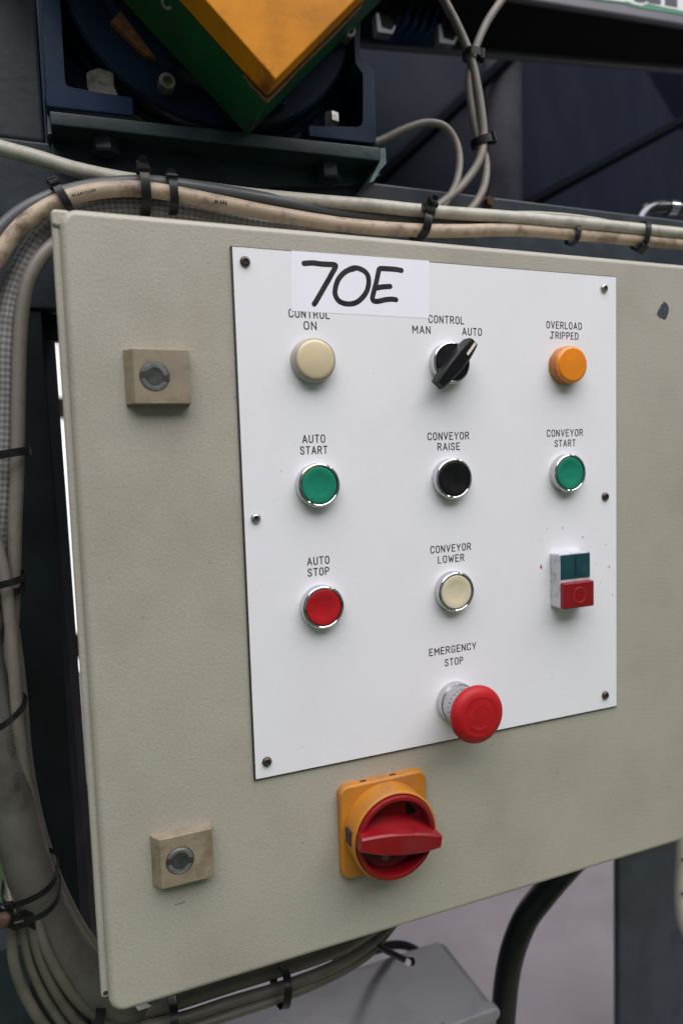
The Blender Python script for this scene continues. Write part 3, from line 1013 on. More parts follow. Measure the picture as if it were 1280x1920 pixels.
# ------------------------------------------------------------------ angle bracket carrying the gearbox
BY = 76.0
br = thing('mounting_bracket', at(400, 260, 95), 'green-grey steel angle bracket bolted under the gearbox', 'bracket')
bm = bmesh.new()
pl_ = [at(93, 207, BY), at(712, 276, BY), at(712, 302, BY), at(96, 233, BY)]
prism(bm, pl_, Vector((0, 0.034, 0)), 0.0012)
finish(bm, 'shelf', M_BRACK, br)
bm = bmesh.new()
prism(bm, [at(96, 262, 103), at(716, 326, 103), at(690, 346, 103), at(440, 352, 103), at(98, 300, 103)], Vector((0, 0.0068, 0)), 0.0012)
finish(bm, 'web', M_BRACK, br)
bm = bmesh.new()
prism(bm, [at(712, 278, BY + 2), at(722, 277, BY + 2), at(724, 306, BY + 2), at(712, 320, BY + 2), at(700, 340, BY + 2), at(692, 342, BY + 2), at(712, 303, BY + 2)], Vector((0, 0.03, 0)))
finish(bm, 'end_plate', mat('worn_teal_paint', (0.10, 0.16, 0.165), 0.4, var=0.3, vscale=120), br, smooth=False)
for px, py in ((196, 252), (616, 306)):
    p = at(px, py, 92)
    bm = bmesh.new()
    hexbolt(bm, p, Vector((0, 0, -1)), 0.0098, 0.0135)
    finish(bm, 'nut', M_BRACK, br)

# ------------------------------------------------------------------ gearbox
gb = thing('gearbox', at(400, 200, 110), 'dark blue gearbox on cast feet behind the yellow guard', 'gearbox')
bm = bmesh.new()
prism(bm, [at(84, 195, 122), at(690, 262, 122), at(668, 110, 122), at(664, -120, 122), at(90, -120, 122)], Vector((0, 0.09, 0)), 0.003)
finish(bm, 'housing', M_BLUE, gb)
bm = bmesh.new()
prism(bm, [at(*q, 82) for q in ((79, -40), (115, -40), (118, 150), (121, 160), (130, 167), (245, 180), (251, 186), (252, 218), (92, 201), (86, 196), (80, 60))], Vector((0, 0.0395, 0)), 0.0014)
finish(bm, 'foot', M_BLUE, gb)
bm = bmesh.new()
prism(bm, [at(*q, 82) for q in ((577, 233), (672, 241), (680, 236), (683, 228), (683, 138), (664, 120), (662, 30), (668, -40), (678, -40), (671, 108), (692, 123), (702, 136), (706, 270), (579, 256))], Vector((0, 0.0395, 0)), 0.0012)
finish(bm, 'foot', M_BLUE, gb)
fc = at(400, -58, 92)
bm = bmesh.new()
R0_ = 0.1115


def ringY(c, r, y, n=84):
    return [Vector((c.x + r * math.cos(2 * math.pi * i / n), y * MM, c.z + r * math.sin(2 * math.pi * i / n))) for i in range(n)]


loft(bm, [ringY(fc, R0_ + 0.004, 122), ringY(fc, R0_ + 0.004, 112), ringY(fc, R0_, 110), ringY(fc, R0_, 92), ringY(fc, R0_ - 0.002, 90), ringY(fc, R0_ - 0.026, 90), ringY(fc, R0_ - 0.03, 86), ringY(fc, R0_ - 0.05, 84)])
finish(bm, 'flange', mat('grimy_blue_casting', (0.006, 0.017, 0.040), 0.45, var=0.35, vscale=35, dirt=(0.006, 0.007, 0.009), dirt_amt=0.9, dirt_scale=30, bump=0.5, bscale=160, spec=0.15), gb, sharp=30)
bm = bmesh.new()
prism(bm, [at(*q, 85) for q in ((208, 40), (226, 20), (292, 108), (270, 100), (238, 70))], Vector((0, 0.005, 0)))
finish(bm, 'rusty_gasket', M_RUST, gb, smooth=False)
for px, py, mt, sz, lb in ((311, 163, M_BOLT, 31, None), (647, 68, M_BOLT, 28, None), (322, 3, M_BOLT, 30, None), (523, 197, M_BLUE, 20, 'blue painted socket bolt')):
    p = at(px, py, 90)
    bm = bmesh.new()
    socket_bolt(bm, p, Vector((0, -1, 0)), pxr(p, sz), 0.009)
    o = finish(bm, 'socket_bolt', mt, gb)
    if lb:
        o['label'] = lb
for px, py, mt, r in ((193, 176, M_BOLT, 0.0105), (622, 235, M_BRIGHT, 0.0062)):
    p = at(px, py, 100)
    bm = bmesh.new()
    hexbolt(bm, p, Vector((0, 0, 1)), r, 0.0125 if r > 0.008 else 0.009, False)
    finish(bm, 'hex_bolt', mt, gb)

# ------------------------------------------------------------------ chain guard
cg = thing('chain_guard', at(470, 200, 50), 'yellow fronted chain guard box with green sides pointing its corner down', 'guard')
Yf, Ym, Yb = 1.0, 23.0, 75.0
c0 = at(517, 150, Yf)
dl_ = (at(400, 17, Yf) - c0).normalized()
dr_ = (at(667, 0, Yf) - c0).normalized()
SZ = 0.26


def diamond(k, Y, L=SZ):
    """corner pushed outward by k"""
    out = -(dl_ + dr_).normalized() * k * 1.41
    c = Vector((c0.x, Y * MM, c0.z)) + Vector((out.x, 0, out.z))
    return [c, c + dr_ * L, c + dr_ * L + dl_ * L, c + dl_ * L]


bm = bmesh.new()
vs = loft(bm, [diamond(0, Ym), diamond(0, Yf)])
es = [e for e in bm.edges if (all(v in vs[1] for v in e.verts)) or (vs[0][0] in e.verts and vs[1][0] in e.verts)]
bmesh.ops.bevel(bm, geom=es, offset=0.0016, segments=2, affect='EDGES', profile=0.5)
finish(bm, 'cover', mat('guard_yellow_paint', (0.60, 0.225, 0.008), 0.45, var=0.05, vscale=20, dirt=(0.20, 0.075, 0.012), dirt_amt=0.6, dirt_scale=18, bump=0.15, bscale=220, speck=60, spec=0.15, stain=((c0.x - 0.003, 0.016, c0.z + 0.001), 0.014, (0.13, 0.048, 0.018))), cg)
bm = bmesh.new()
vs = loft(bm, [diamond(0.0012, Yb), diamond(0.0012, Ym + 0.3)])
es = [e for e in bm.edges if vs[0][0] in e.verts and vs[1][0] in e.verts]
bmesh.ops.bevel(bm, geom=es, offset=0.002, segments=2, affect='EDGES', profile=0.5)
finish(bm, 'side_panel', mat('guard_green_paint_worn', (0.008, 0.085, 0.030), 0.36, var=0.15, vscale=25, dirt=(0.05, 0.028, 0.012), dirt_amt=0.4, dirt_scale=22, bump=0.2, bscale=200, spec=0.4, speck=70, stain=((c0.x, 0.062, c0.z - 0.001), 0.0085, (0.055, 0.030, 0.018))), cg)
bm = bmesh.new()            # rust creeping along the lower seam of the cover
seam = diamond(0.0016, Ym)
for q, d in ((seam[0], dr_), (seam[0], dl_)):
    Lm = 0.10 if d is dr_ else 0.02
    tube(bm, [q + d * (Lm * t / 6) + Vector((0, 0, random.uniform(-.0004, .0004))) for t in range(7)], 0.0011, 7, 3)
finish(bm, 'rust_seam', M_RUST, cg)
p = at(327, 2, Ym + 16)
bm = bmesh.new()
socket_bolt(bm, p, Vector((-0.6, -0.6, -0.5)), 0.0048, 0.009)
finish(bm, 'screw', M_BOLT, cg)

# ------------------------------------------------------------------ things behind, upper right
# navy hopper wall with dark stiffening bars
def at_z(px, py, z):
    d = RIGHT * ((px - 640) / F_PX) + DOWN * ((py - 960) / F_PX) + FWD
    return CAM + d * ((z - CAM.z) / d.z)


zc = at(1280, 47, 210).z
fa, fb = at_z(930, -10, zc), at_z(1280, 47, zc)
ra, rb = at_z(690, 84, zc), at_z(1280, 131, zc)
print('conveyor', fa, fb, ra, rb)
fdir, rdir = (fb - fa).normalized(), (rb - ra).normalized()
fa, fb, ra, rb = fa - fdir * 0.35, fb + fdir * 0.5, ra - rdir * 0.25, rb + rdir * 0.5
HY = ra.y / MM + 40
hp = thing('hopper', at(1000, 250, HY), 'dark navy steel hopper wall with slanting bars behind the cables', 'hopper')
bend = at(965, 250, HY + 40)
pa = Vector((at(560, 60, HY).x, HY * MM, 0))
pc = Vector((bend.x + 1.6, bend.y + 0.98, 0))
pb = Vector((bend.x, bend.y, 0))
plan = [pa]
for k in range(9):
    t = k / 8
    a_ = pb + (pa - pb).normalized() * 0.07
    c_ = pb + (pc - pb).normalized() * 0.07
    plan.append(a_ * (1 - t) ** 2 + pb * 2 * t * (1 - t) + c_ * t * t)
plan.append(pc)
bm = bmesh.new()
loft(bm, [[p + Vector((0, 0, z)) for p in plan] + [p + Vector((0.0, 0.02, z)) for p in plan[::-1]] for z in (p_top - 0.30, 0.75)])
finish(bm, 'wall_panel', M_NAVY, hp, sharp=50)
bm = bmesh.new()  # paler column added to stand in for the vertical sheen on the wall
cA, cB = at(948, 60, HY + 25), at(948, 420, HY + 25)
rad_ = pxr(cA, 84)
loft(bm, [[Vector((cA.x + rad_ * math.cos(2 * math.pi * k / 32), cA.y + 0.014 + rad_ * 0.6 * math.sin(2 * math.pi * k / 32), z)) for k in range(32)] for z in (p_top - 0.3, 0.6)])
finish(bm, 'round_column', mat('dusty_slate_steel', (0.035, 0.035, 0.047), 0.6, var=0.3, vscale=30, dirt=(0.012, 0.013, 0.02), dirt_amt=0.8, dirt_scale=22, spec=0.15), hp)  # added column, its paler slate stands in for the sheen
for (x0, y0, x1, y1, wpx) in ((690, 356, 1010, 56, 24), (985, 385, 1330, 200, 22)):
    bm = bmesh.new()
    A = at(x0, y0, HY - 8 if x0 < 800 else HY + 30)
    B = at(x1, y1, HY + 20 if x0 < 800 else HY + 150)
    tube(bm, [A, B], pxr(A, wpx), 4, smooth_path=False)
    finish(bm, 'stiffener', mat('dark_stiffener_paint', (0.0035, 0.004, 0.007), 0.8, var=0.2, spec=0.03), hp, smooth=False)

# conveyor side channel over the top right
cv = thing('conveyor_frame', fb, 'grey conveyor side channel crossing the top right corner', 'conveyor')
UP = Vector((0, 0, 1))


def bar(bm, a, b, wy, hz, bev):
    n_ = Vector((-(b - a).y, (b - a).x, 0)).normalized()
    prism(bm, [a, b, b + n_ * wy, a + n_ * wy], UP * hz, bev)


bm = bmesh.new()
bar(bm, fa, fb, 0.010, 0.14, 0.003)
finish(bm, 'front_channel', M_GREYB, cv)
bm = bmesh.new()
q_ = Vector((0, 0.012, 0.006))
prism(bm, [fa + q_, fb + q_, rb + Vector((0, 0, 0.006)), ra + Vector((0, 0, 0.006))], UP * 0.008)
finish(bm, 'bed', M_BROWN, cv, smooth=False)
bm = bmesh.new()
bar(bm, ra, rb, 0.012, 0.03, 0.003)
finish(bm, 'rear_lip', M_GREYB, cv)

# printed company panel on the channel: only the feet of the letters are in view
fn = Vector((-(fb - fa).y, (fb - fa).x, 0)).normalized()      # into the channel


def at_f(px, py, off):
    d = RIGHT * ((px - 640) / F_PX) + DOWN * ((py - 960) / F_PX) + FWD
    o = fa - fn * off
    return CAM + d * ((o - CAM).dot(fn) / d.dot(fn))


sg = thing('lettered_panel', at_f(1200, 5, 0.001), 'white and green lettered panel on the conveyor channel, only its lower edge in view', 'sign')


def sgn_poly(name, pts, m, dy):
    bm = bmesh.new()
    ring = [at_f(*q, 0.0006 + dy * MM) for q in pts]
    loft(bm, [[p + fn * 0.0004 for p in ring], ring])
    return finish(bm, name, m, sg, smooth=False)


sgn_poly('green_border', [(1090, -60), (1090, -4), (1120, 1), (1172, 7), (1182, 11), (1200, 15), (1240, 21), (1282, 28), (1320, 34), (1320, -40)], M_SIGNG, 0)
sgn_poly('white_ground', [(1090, -60), (1090, -8), (1120, -3), (1166, 3), (1176, 3), (1188, 8), (1202, 11), (1212, 7), (1240, 13), (1275, 20), (1320, 28), (1320, -40)], M_SIGNW, 0.5)
sgn_poly('letter', [(1186, -40), (1186, -4), (1190, 1), (1198, 4), (1208, 4), (1213, 0), (1216, 5), (1238, 8), (1238, -30)], M_SIGND, 1.0)
sgn_poly('letter', [(1246, -30), (1246, 9), (1269, 13), (1269, -28)], M_SIGND, 1.0)

# blue gear motor with cooling fins, far behind
mo = thing('electric_motor', at(800, 10, 300), 'blue finned electric motor seen behind the conveyor cables', 'motor')
bm = bmesh.new()
A = at(720, -40, 300)
B = at(862, 10, 300)
d = (at(770, -60, 300) - at(850, 60, 300))
prism(bm, [at(735, -80, 300), at(745, 28, 300), at(850, 46, 300), at(870, -60, 300)], Vector((0, 0.06, 0)), 0.004)
finish(bm, 'motor_body', M_BLUE, mo)
for k in range(6):
    x = 756 + k * 17
    bm = bmesh.new()
    prism(bm, [at(x + 40, -70, 282), at(x + 46, -70, 282), at(x + 6, 44 + k * 3, 282), at(x, 44 + k * 3, 282)], Vector((0, 0.02, 0)), 0.0006)
    finish(bm, 'cooling_fin', mat('mid_blue_enamel', (0.014, 0.040, 0.10), 0.35, var=0.2), mo)
for (x, y, lb) in ((722, 48, 'slotted zinc bracket hanging by the gearbox'), (838, 68, 'small zinc clamp bracket behind the upright cables')):
    sb = thing('slotted_bracket', at(x, y, 270), lb, 'bracket', 'slotted brackets behind the gearbox')
    bm = bmesh.new()
    q = [(-17, -24), (-11, -24), (-8, 4), (12, 10), (18, -4), (20, 2), (14, 16), (-14, 12)]
    prism(bm, [at(x + a, y + b, 270) for a, b in q], Vector((0, 0.012, 0)), 0.0006)
    finish(bm, 'bracket_body', mat('dull_zinc', (0.10, 0.105, 0.115), 0.5, 0.2, var=0.3, vscale=80), sb)
    bm = bmesh.new()
    prism(bm, [at(x + a, y + b, 275) for a, b in ((-8, -22), (8, -18), (16, -6), (10, 8), (-8, 3))], Vector((0, 0.006, 0)))
    finish(bm, 'slot_plate', M_BROWN, sb, smooth=False)

# polished lamp housing glint at far right
pl = thing('polished_pipe_elbow', at(1262, 402, 150), 'polished pipe elbow glinting at the right edge above the beam', 'pipe')
bm = bmesh.new()
q = [at(1195, 420, 165), at(1210, 396, 165), at(1240, 388, 165), at(1275, 392, 165), at(1310, 400, 165), at(1360, 400, 165)]
tube(bm, q, pxr(q[0], 24), 16)
M_DPOL = mat('dark_polished_steel', (0.10, 0.105, 0.11), 0.16, 0.9, var=0.2)
finish(bm, 'elbow', M_DPOL, pl)
bm = bmesh.new()
q2 = [at(1250, 389, 165), at(1264, 390, 165)]
tube(bm, q2, pxr(q2[0], 28), 20, smooth_path=False)
finish(bm, 'collar', M_CHROME, pl)

# invented glowing panes stand in for the bright background in the left-hand gap
gd = thing('added_glazed_door', (-0.15, 3.0, FZ), 'added bright glazed door seen through the gap left of the cabinet', 'door')  # added stand-in for the bright background
GY = 3000
pane = emit_mat('added_daylight_pane', (0.93, 0.95, 1.0), 0.85)  # glow standing in for the bright background
ztop = at(108, 641, GY).z
rows = [(ztop, at(112, 745, GY).z), (at(112, 785, GY).z, at(130, 1188, GY).z), (at(131, 1235, GY).z, FZ + 0.02)]
for z1, z0 in rows:
    bm = bmesh.new()
    box(bm, (-0.345, 3.0, z0), (0.60, 3.03, z1))
    finish(bm, 'pane', pane, gd, smooth=False)
bm = bmesh.new()
zz = [ztop + 0.12, rows[0][0], rows[0][1], rows[1][0], rows[1][1], rows[2][0]]
for a_, b_ in ((zz[1], zz[0]), (zz[3], zz[2]), (zz[5], zz[4])):
    box(bm, (-0.40, 2.985, a_), (0.68, 3.045, b_), 0.002)
box(bm, (-0.40, 2.988, FZ + 0.005), (-0.346, 3.04, zz[0]), 0.002)
box(bm, (0.605, 2.988, FZ + 0.005), (0.68, 3.04, zz[0]), 0.002)
finish(bm, 'added_door_frame', M_BLACK, gd)  # dark bars of the added panes
bw = thing('back_wall', (0, 3.2, FZ), 'dark far wall of the hall behind the added glazed door', 'wall')
bm = bmesh.new()
box(bm, (-6, 3.2, FZ), (7, 3.3, 2.6))
finish(bm, 'wall_face', M_NAVY, bw, smooth=False)

# ------------------------------------------------------------------ cables
def cable(name, label, m, wpx, pts, cat='cable', group=None, n=14):
    P = [at(*q) for q in pts]
    mid = P[len(P) // 2]
    bm = bmesh.new()
    tube(bm, P, pxr(mid, wpx), n)
    o = finish(bm, name, m, sharp=60)
    return tag(o, label, cat, group)


G1 = 'cables tied along the beam above the cabinet'
G2 = 'cables hanging left of the cabinet'
G3 = 'cables below the cabinet'
cable('cable', 'clean white cable highest of the run above the cabinet', M_CABW, 26,
      [(-80, 250, 66), (0, 277, 66), (70, 296, 66), (140, 317, 66), (220, 334, 66), (300, 345, 67), (380, 354, 66), (470, 366, 60), (600, 378, 55), (700, 386, 53), (800, 396, 52), (950, 407, 52), (1100, 420, 52), (1280, 438, 52), (1400, 450, 52)], group=G1)
cable('cable', 'mid-grey cable arching over the cabinet corner behind the cream one', M_CABG, 27,
      [(-60, 540, 60), (-20, 462, 58), (20, 415, 58), (70, 382, 57), (130, 360, 57), (200, 347, 56), (270, 343, 55), (340, 349, 55), (440, 364, 56), (540, 382, 57), (640, 400, 58), (760, 413, 59), (880, 420, 61), (1000, 428, 64), (1150, 440, 66), (1300, 452, 66)], group=G1)
cable('cable', 'dirty cream cable nearest the cabinet top edge', M_CABC, 27,
      [(-70, 620, 50), (-30, 530, 50), (5, 470, 50), (45, 420, 49), (105, 380, 48), (170, 360, 48), (245, 354, 48), (320, 362, 48), (420, 382, 48), (520, 402, 48), (640, 421, 49), (760, 431, 50), (860, 433, 51), (960, 431, 54), (1060, 438, 55), (1160, 447, 55), (1280, 458, 55), (1400, 470, 55)], group=G1)
cable('cable', 'thin white wire lying loose on the cable run at right', M_CABW, 7,
      [(880, 402, 60), (930, 400, 58), (1010, 400, 58), (1090, 407, 58), (1150, 418, 57), (1200, 432, 56), (1260, 445, 56)], group=G1, n=8)
cable('braided_conduit', 'thick braided grey sleeve curving down left of the cabinet', M_BRAID, 54,
      [(620, 440, 66), (480, 425, 66), (360, 402, 66), (270, 390, 66), (190, 390, 66), (130, 408, 66), (85, 446, 66), (48, 505, 65), (24, 570, 64), (14, 650, 62), (12, 740, 62), (10, 830, 62), (6, 930, 62), (-4, 1030, 62), (-18, 1130, 62)], cat='conduit', n=24)
cable('cable', 'pale grey cable curving close beside the left cabinet edge', M_CABT, 25,
      [(260, 440, 74), (180, 430, 70), (130, 440, 60), (92, 466, 52), (62, 508, 50), (46, 560, 50), (38, 640, 50), (35, 760, 50), (33, 880, 50), (29, 980, 50), (27, 1060, 51), (24, 1160, 54), (14, 1270, 56), (0, 1380, 56)], group=G2)
cable('cable', 'grey cable crossing in front of the left bundle at mid height', M_CABT, 21,
      [(-30, 930, 44), (-8, 1010, 44), (10, 1085, 44), (20, 1170, 44), (27, 1260, 45), (35, 1360, 47), (46, 1450, 52), (66, 1540, 60), (92, 1630, 64), (124, 1706, 64), (164, 1770, 64), (215, 1830, 64), (290, 1866, 64)], group=G2)
cable('cable', 'thin dark cable at the left edge behind the tied bundle', M_CABO, 18,
      [(-8, 880, 70), (8, 960, 70), (8, 1060, 70), (2, 1160, 70), (-12, 1260, 70)], group=G2)
cable('cable', 'thin pale cable half hidden at the far left edge of the bundle', M_CABT, 15,
      [(2, 780, 74), (12, 860, 70), (16, 940, 66), (12, 1030, 64), (4, 1120, 62), (-8, 1220, 60)], group=G2)
cable('cable', 'thin grey cable emerging behind the thick conduit on its right', M_CABT, 14,
      [(30, 1180, 66), (44, 1300, 68), (54, 1420, 74), (74, 1530, 80), (104, 1630, 82), (140, 1710, 82), (178, 1770, 80), (230, 1830, 78)], group=G2)
cable('conduit', 'thick smooth grey conduit sweeping under the lower left cabinet corner', M_COND, 76,
      [(-70, 1080, 58), (-40, 1200, 57), (-12, 1330, 56), (8, 1440, 55), (32, 1550, 54), (56, 1640, 54), (92, 1730, 55), (140, 1806, 57), (205, 1868, 60), (262, 1880, 74), (330, 1850, 88), (400, 1790, 96), (440, 1720, 98)], cat='conduit', n=28)
for lb, wpx, pts in (
        ('outermost pale cable fanning out below the lower left clamp', 20, [(10, 1480, 84), (14, 1570, 76), (18, 1660, 56), (22, 1725, 42), (26, 1800, 38), (46, 1862, 42), (84, 1925, 46), (140, 1985, 50)]),
        ('second cable from the left below the lower left clamp', 16, [(38, 1716, 42), (44, 1750, 40), (56, 1808, 42), (84, 1870, 46), (122, 1925, 50), (180, 1980, 54)]),
        ('third cable from the left below the lower left clamp', 18, [(55, 1716, 42), (62, 1750, 40), (78, 1804, 42), (110, 1868, 46), (154, 1925, 50), (220, 1975, 54)]),
        ('innermost cable below the lower left clamp, next to the thick conduit', 18, [(66, 1716, 44), (82, 1768, 40), (108, 1822, 42), (144, 1874, 46), (186, 1908, 52), (250, 1925, 58), (340, 1920, 62), (440, 1895, 66)])):
    cable('cable', lb, M_CABO, wpx, pts, group='cables fanning out below the lower left clamp')
for lb, wpx, pts in (
        ('upper dark cable running under the cabinet bottom edge', 30, [(170, 1906, 66), (250, 1897, 66), (330, 1876, 66), (430, 1844, 66), (530, 1813, 68), (620, 1782, 72), (690, 1744, 84), (740, 1704, 96), (790, 1656, 104)]),
        ('middle dark cable running under the cabinet bottom edge', 20, [(200, 1935, 60), (330, 1912, 60), (430, 1880, 60), (530, 1850, 62), (620, 1815, 70), (680, 1780, 84), (720, 1745, 100), (770, 1690, 112)]),
        ('lowest dark cable running under the cabinet bottom edge', 16, [(230, 1960, 56), (340, 1932, 56), (440, 1900, 56), (540, 1866, 60), (620, 1832, 70), (670, 1804, 82), (700, 1780, 96), (740, 1730, 112)])):
    cable('cable', lb, M_CABO, wpx, pts, group=G3)
cable('cable', 'black cable arching over the back of the junction box', M_HOSE, 15, [(630, 1800, 140), (690, 1785, 178), (735, 1772, 198), (768, 1776, 206), (790, 1796, 210), (800, 1850, 214)], group=None)


def printing(parent_name_label, spots, m):
    host = next(o for o in COL.objects if o.get('label') == parent_name_label)
    bm = bmesh.new()
    for (px, py, Y, a) in spots:
        c = at(px, py, Y)
        t = Vector((math.cos(a), 0, math.sin(a)))
        u = Vector((-math.sin(a), 0, math.cos(a)))
        for k in range(2):
            o = c + u * random.uniform(-.0006, .0006) + t * random.uniform(-.0003, .0003)
            w_, h_ = (0.00025, random.uniform(.0007, .0011)) if k else (random.uniform(.0004, .0008), 0.00025)
            q = [o - t * w_ - u * h_, o + t * w_ - u * h_, o + t * w_ + u * h_, o - t * w_ + u * h_]
            loft(bm, [[p + Vector((0, 0.0012, 0)) for p in q], q])
    o = finish(bm, 'printing', m, host, smooth=False)
    o['kind'] = 'stuff'


printing('dirty cream cable nearest the cabinet top edge', [(136 + k * 5.2, 366 - k * 1.3, 43.0, 0.22) for k in range(9)] + [(404 + k * 5, 377 + k, 42.6, -0.2) for k in range(5)], M_CORE)
printing('thick smooth grey conduit sweeping under the lower left cabinet corner', [(20 + k * 1.6, 1372 + k * 8, 40.0, -1.35) for k in range(6)] + [(32 + k * 1.8, 1452 + k * 8, 39.4, -1.3) for k in range(4)], M_CORE)
# three upright cables right of the gearbox
cable('cable', 'taupe cable rising to the left at the top, right of the gearbox', M_CABT, 16,
      [(800, -60, 100), (832, 0, 98), (858, 50, 94), (880, 102, 90), (892, 150, 88), (902, 210, 86), (906, 262, 84), (896, 305, 80), (868, 345, 76), (836, 374, 70), (800, 402, 66)], group='upright cables right of the gearbox')
cable('cable', 'taupe cable rising to the right at the top, right of the gearbox', M_CABT, 15,
      [(975, -50, 100), (940, 0, 98), (910, 46, 95), (888, 100, 93), (879, 150, 92), (884, 205, 91), (896, 262, 90), (910, 300, 86), (908, 345, 78), (892, 380, 70), (870, 405, 66)], group='upright cables right of the gearbox')
cable('cable', 'taupe cable looping out of the gearbox foot', M_CABT, 14,
      [(694, 270, 92), (720, 260, 92), (760, 241, 90), (800, 230, 88), (834, 238, 86), (855, 268, 84), (861, 305, 80), (854, 345, 74), (838, 375, 70), (820, 400, 68)], group='upright cables right of the gearbox')
cable('hose', 'fat black hose curving down below the cabinet at right', M_HOSE, 46,
      [(1130, 1570, 138), (1084, 1605, 138), (1050, 1640, 138), (1016, 1680, 140), (985, 1722, 142), (963, 1775, 145), (951, 1827, 148), (944, 1889, 152), (938, 1990, 158)], cat='hose', n=24)


# ------------------------------------------------------------------ cable ties
def tie(px, py, Y, ang, half_len, depth_r, label, wpx=15, head=None, tail=0.0, lift=0.0):
    """nylon strap round a bundle: centre pixel, strap direction in the picture (deg), half length in px across the bundle"""
    c = at(px, py, Y)
    k = pxr(c, 2.0)                      # metres per photo pixel here
    a = math.radians(ang)
    S = Vector((math.cos(a), 0, math.sin(a)))         # across the bundle
    A = Vector((-math.sin(a), 0, math.cos(a)))        # along the bundle
    Dp = Vector((0, 1, 0))
    hl = half_len * k
    wd = wpx * k / 2
    t = t = DR = depth_r * MM
    th = 0.0006
    root = tag(bpy.data.objects.new('cable_tie', None), label, 'cable tie', 'black nylon cable ties')
    COL.objects.link(root)
    root.matrix_world = Matrix.Translation(c)
    bm = bmesh.new()
    n = 40
    loops = []
    for i in range(n + 1):
        f = 2 * math.pi * i / n
        cs, sn = math.cos(f), math.sin(f)
        # super-ellipse, flatter than an ellipse
        e = 0.75
        q = S * (math.copysign(abs(cs) ** e, cs)) * hl + Dp * (math.copysign(abs(sn) ** e, sn)) * DR
        o_ = (S * cs / max(hl, 1e-5) + Dp * sn / max(DR, 1e-5)).normalized() * th
        loops.append([c + q - A * wd, c + q + A * wd, c + q + A * wd + o_, c + q - A * wd + o_])
    loft(bm, loops, False, False)
    finish(bm, 'strap', M_TIE, root, sharp=40)
    if head is not None:
        f = math.radians(head)
        cs, sn = math.cos(f), math.sin(f)
        hp_ = c + S * math.copysign(abs(cs) ** .75, cs) * hl + Dp * math.copysign(abs(sn) ** .75, sn) * DR
        out = (S * cs + Dp * sn * 0.8 - Dp * 0.4).normalized()
        tn = A.cross(out).normalized()
        bm = bmesh.new()
        hw_, hl_, ht_ = wd * 1.35, wd * 1.5, wd * 1.3
        loops = []
        for z_, sc_ in ((-0.2, 0.9), (0.0, 1.0), (0.75, 1.0), (1.0, 0.8)):
            ctr = hp_ + out * ht_ * z_
            loops.append([ctr + (A * sx * hw_ + tn * sy * hl_) * sc_ for sx, sy in ((-1, -1), (1, -1), (1, 1), (-1, 1))])
        loft(bm, loops)
        finish(bm, 'head', M_TIE, root, sharp=30)
        if tail:
            bm = bmesh.new()
            p0 = hp_ + out * ht_ * 0.9
            p1 = p0 + (out * 0.8 + tn * 0.35) * tail * k
            s2 = A * wd * 0.8
            loft(bm, [[p0 - s2, p0 + s2, p0 + s2 + tn * th, p0 - s2 + tn * th], [p1 - s2, p1 + s2, p1 + s2 + tn * th, p1 - s2 + tn * th]])
            finish(bm, 'tail', M_TIE, root, smooth=False)
    return root


tie(118, 378, 52, 118, 30, 11, 'black cable tie just left of the cabinet top left corner', 15, head=330, tail=3)
tie(269, 362, 55, 92, 38, 15, 'black cable tie where the white cable dives under the grey one', 17, head=325, tail=14)
tie(322, 368, 54, 92, 30, 11, 'black cable tie next right of the white cable crossing', 15, head=340, tail=8)
tie(799, 402, 54, 75, 18, 9, 'upper of two crossed cable ties at the middle of the cable run', 13, head=320, tail=10)
tie(788, 424, 53, 78, 24, 12, 'lower of two crossed cable ties at the middle of the cable run', 16, head=330, tail=4)
tie(1073, 441, 55, 78, 17, 7.2, 'thin cable tie right of the crossed pair, on the dirty cream cable', 10)
tie(1200, 443, 54, 75, 25, 8.5, 'rightmost cable tie, round the white and cream cables', 12, head=200, tail=0)
tie(20, 851, 54, 8, 34, 16, 'cable tie on the left bundle level with the AUTO START caption', 15)
tie(14, 1087, 50, 10, 32, 17, 'upper of two close cable ties on the left bundle', 13)
tie(22, 1106, 58, 10, 24, 12, 'lower of two close cable ties on the left bundle, half hidden', 12)
tie(6, 1338, 52, 28, 44, 26, 'cable tie slanting over the thick conduit at mid left', 11)
tie(58, 1643, 52, 12, 48, 27, 'upper of two slanting cable ties at the lower left clamp', 11, head=236, tail=3)
tie(62, 1676, 51, 8, 48, 28, 'lower of two slanting cable ties at the lower left clamp', 11, head=256, tail=3)
tie(884, 103, 91, -4, 15, 7, 'upper cable tie on the upright cables right of the gearbox', 13, head=350)
tie(902, 266, 87, 18, 18, 8, 'lower cable tie on the upright cables right of the gearbox', 14, head=345)
tie(180, 1893, 58, 70, 30, 20, 'bulky cable tie below the bottom left corner of the cabinet', 18, head=200, tail=8)
tie(320, 1908, 62, 84, 40, 18, 'left cable tie on the dark cables under the cabinet', 15)
tie(526, 1842, 63, 80, 32, 18, 'right cable tie on the dark cables under the cabinet', 15)

tl = thing('cable_tie', at(735, 1788, 96), 'long black tie end with a cut white tip lying over the junction box', 'cable tie', 'black nylon cable ties')
bm = bmesh.new()
q = [at(668, 1752, 92), at(700, 1770, 92), at(735, 1788, 93), at(760, 1800, 94)]
tube(bm, q, pxr(q[0], 12), 6, 3)
finish(bm, 'strap', M_TIE, tl)
bm = bmesh.new()
tube(bm, [at(757, 1801, 93), at(766, 1806, 93)], pxr(q[0], 13), 10, smooth_path=False)
finish(bm, 'cut_tip', mat('white_nylon', (0.7, 0.66, 0.66), 0.3), tl)
bm = bmesh.new()
tube(bm, [at(766, 1803, 97), at(774, 1803, 97)], pxr(q[0], 15), 10, smooth_path=False)
finish(bm, 'head', M_TIE, tl)

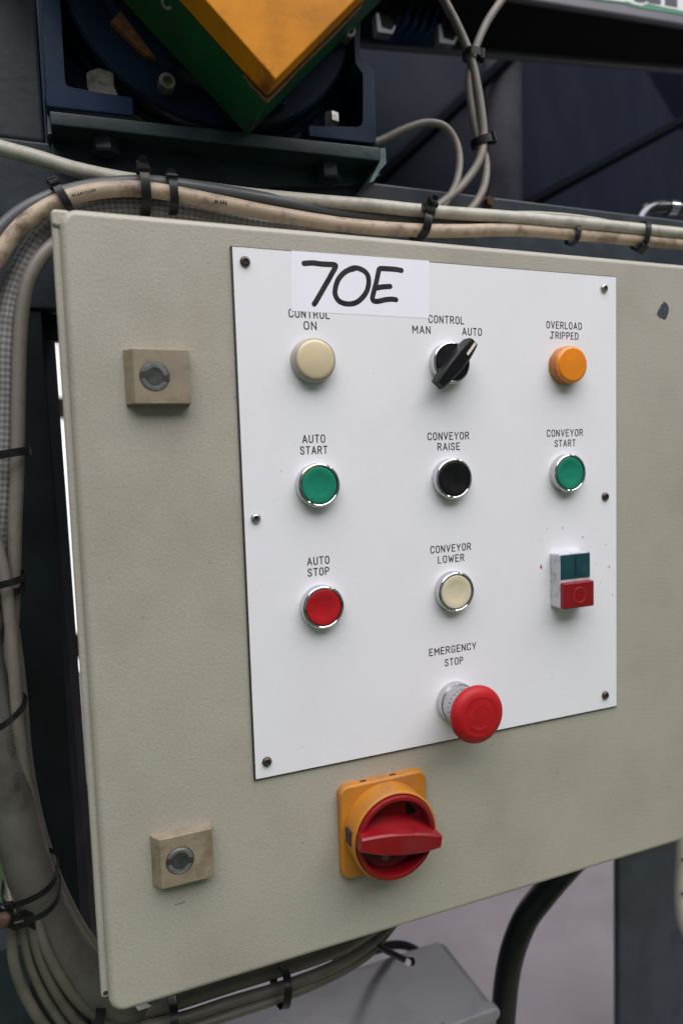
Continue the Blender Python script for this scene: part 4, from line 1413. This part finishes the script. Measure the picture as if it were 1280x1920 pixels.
# clamp holding the lower left cables
cl = thing('cable_clamp', at(40, 1725, 36), 'black metal clamp with rusty screw holding the lower left cables', 'clamp')
bm = bmesh.new()
P = [at(-14, 1712, 30), at(10, 1722, 26), at(28, 1730, 24), at(46, 1722, 26), at(66, 1730, 30)]
pth = catmull(P, 6)
loops = []
for p in pth:
    loops.append([p + Vector((0, 0, 0.0052)), p + Vector((0, 0.0014, 0.0052)), p + Vector((0, 0.0014, -0.0052)), p + Vector((0, 0, -0.0052))])
loft(bm, loops)
finish(bm, 'strap', M_TIE, cl)
bm = bmesh.new()
p = at(6, 1726, 24)
lathe(bm, p.x / MM, p.z / MM, [(4.6, 25.5), (4.4, 22.5), (3.2, 21.0), (0.3, 20.6)], 20)
finish(bm, 'screw', M_RUSTD, cl)
bm = bmesh.new()
tube(bm, [at(-30, 1722, 34), at(-6, 1700, 34), at(8, 1704, 30), at(24, 1716, 28)], 0.0022, 8)
finish(bm, 'wire_loop', M_TIE, cl)

# white tag under the door
bm = bmesh.new()
prism(bm, [at(255, 1889, 30), at(276, 1881, 30), at(284, 1887, 30), at(260, 1895, 30)], Vector((0, 0.0008, 0)))
tag(finish(bm, 'paper_tag', M_PAPER, smooth=False), 'small white tag peeping out under the cabinet bottom edge', 'tag')

# ------------------------------------------------------------------ junction box
JF, JB = 92.0, 192.0
jb = thing('junction_box', at(700, 1900, 125), 'grey metal junction box under the cabinet', 'box')
pr = at(935, 1888, JF)
zt = pr.z
xr = pr.x
bm = bmesh.new()
slab(bm, -0.02 / MM, xr / MM, (zt - 0.11) / MM, zt / MM, JF, JB, r=10, f=8, fs=6, seg=5)
back = [e for e in bm.edges if all(abs(v.co.y - JB * MM) < 1e-6 for v in e.verts)]
bmesh.ops.bevel(bm, geom=back, offset=0.005, segments=3, affect='EDGES', profile=0.5)
finish(bm, 'box_body', M_JB, jb, sharp=50)
bm = bmesh.new()
slab(bm, -0.023 / MM, xr / MM + 1.2, (zt - 0.013) / MM, zt / MM + 1.0, JF - 1.5, JF + 8, r=9, f=3, seg=5)
finish(bm, 'lid_rim', M_JB, jb, sharp=50)
bm = bmesh.new()
q = at(829, 1912, JF - 1.6)
box(bm, (q.x - 0.0035, (JF - 1.9) * MM, q.z - 0.008), (q.x + 0.0035, (JF + 3) * MM, zt + 0.0012))
finish(bm, 'slot', M_CORE, jb, smooth=False)
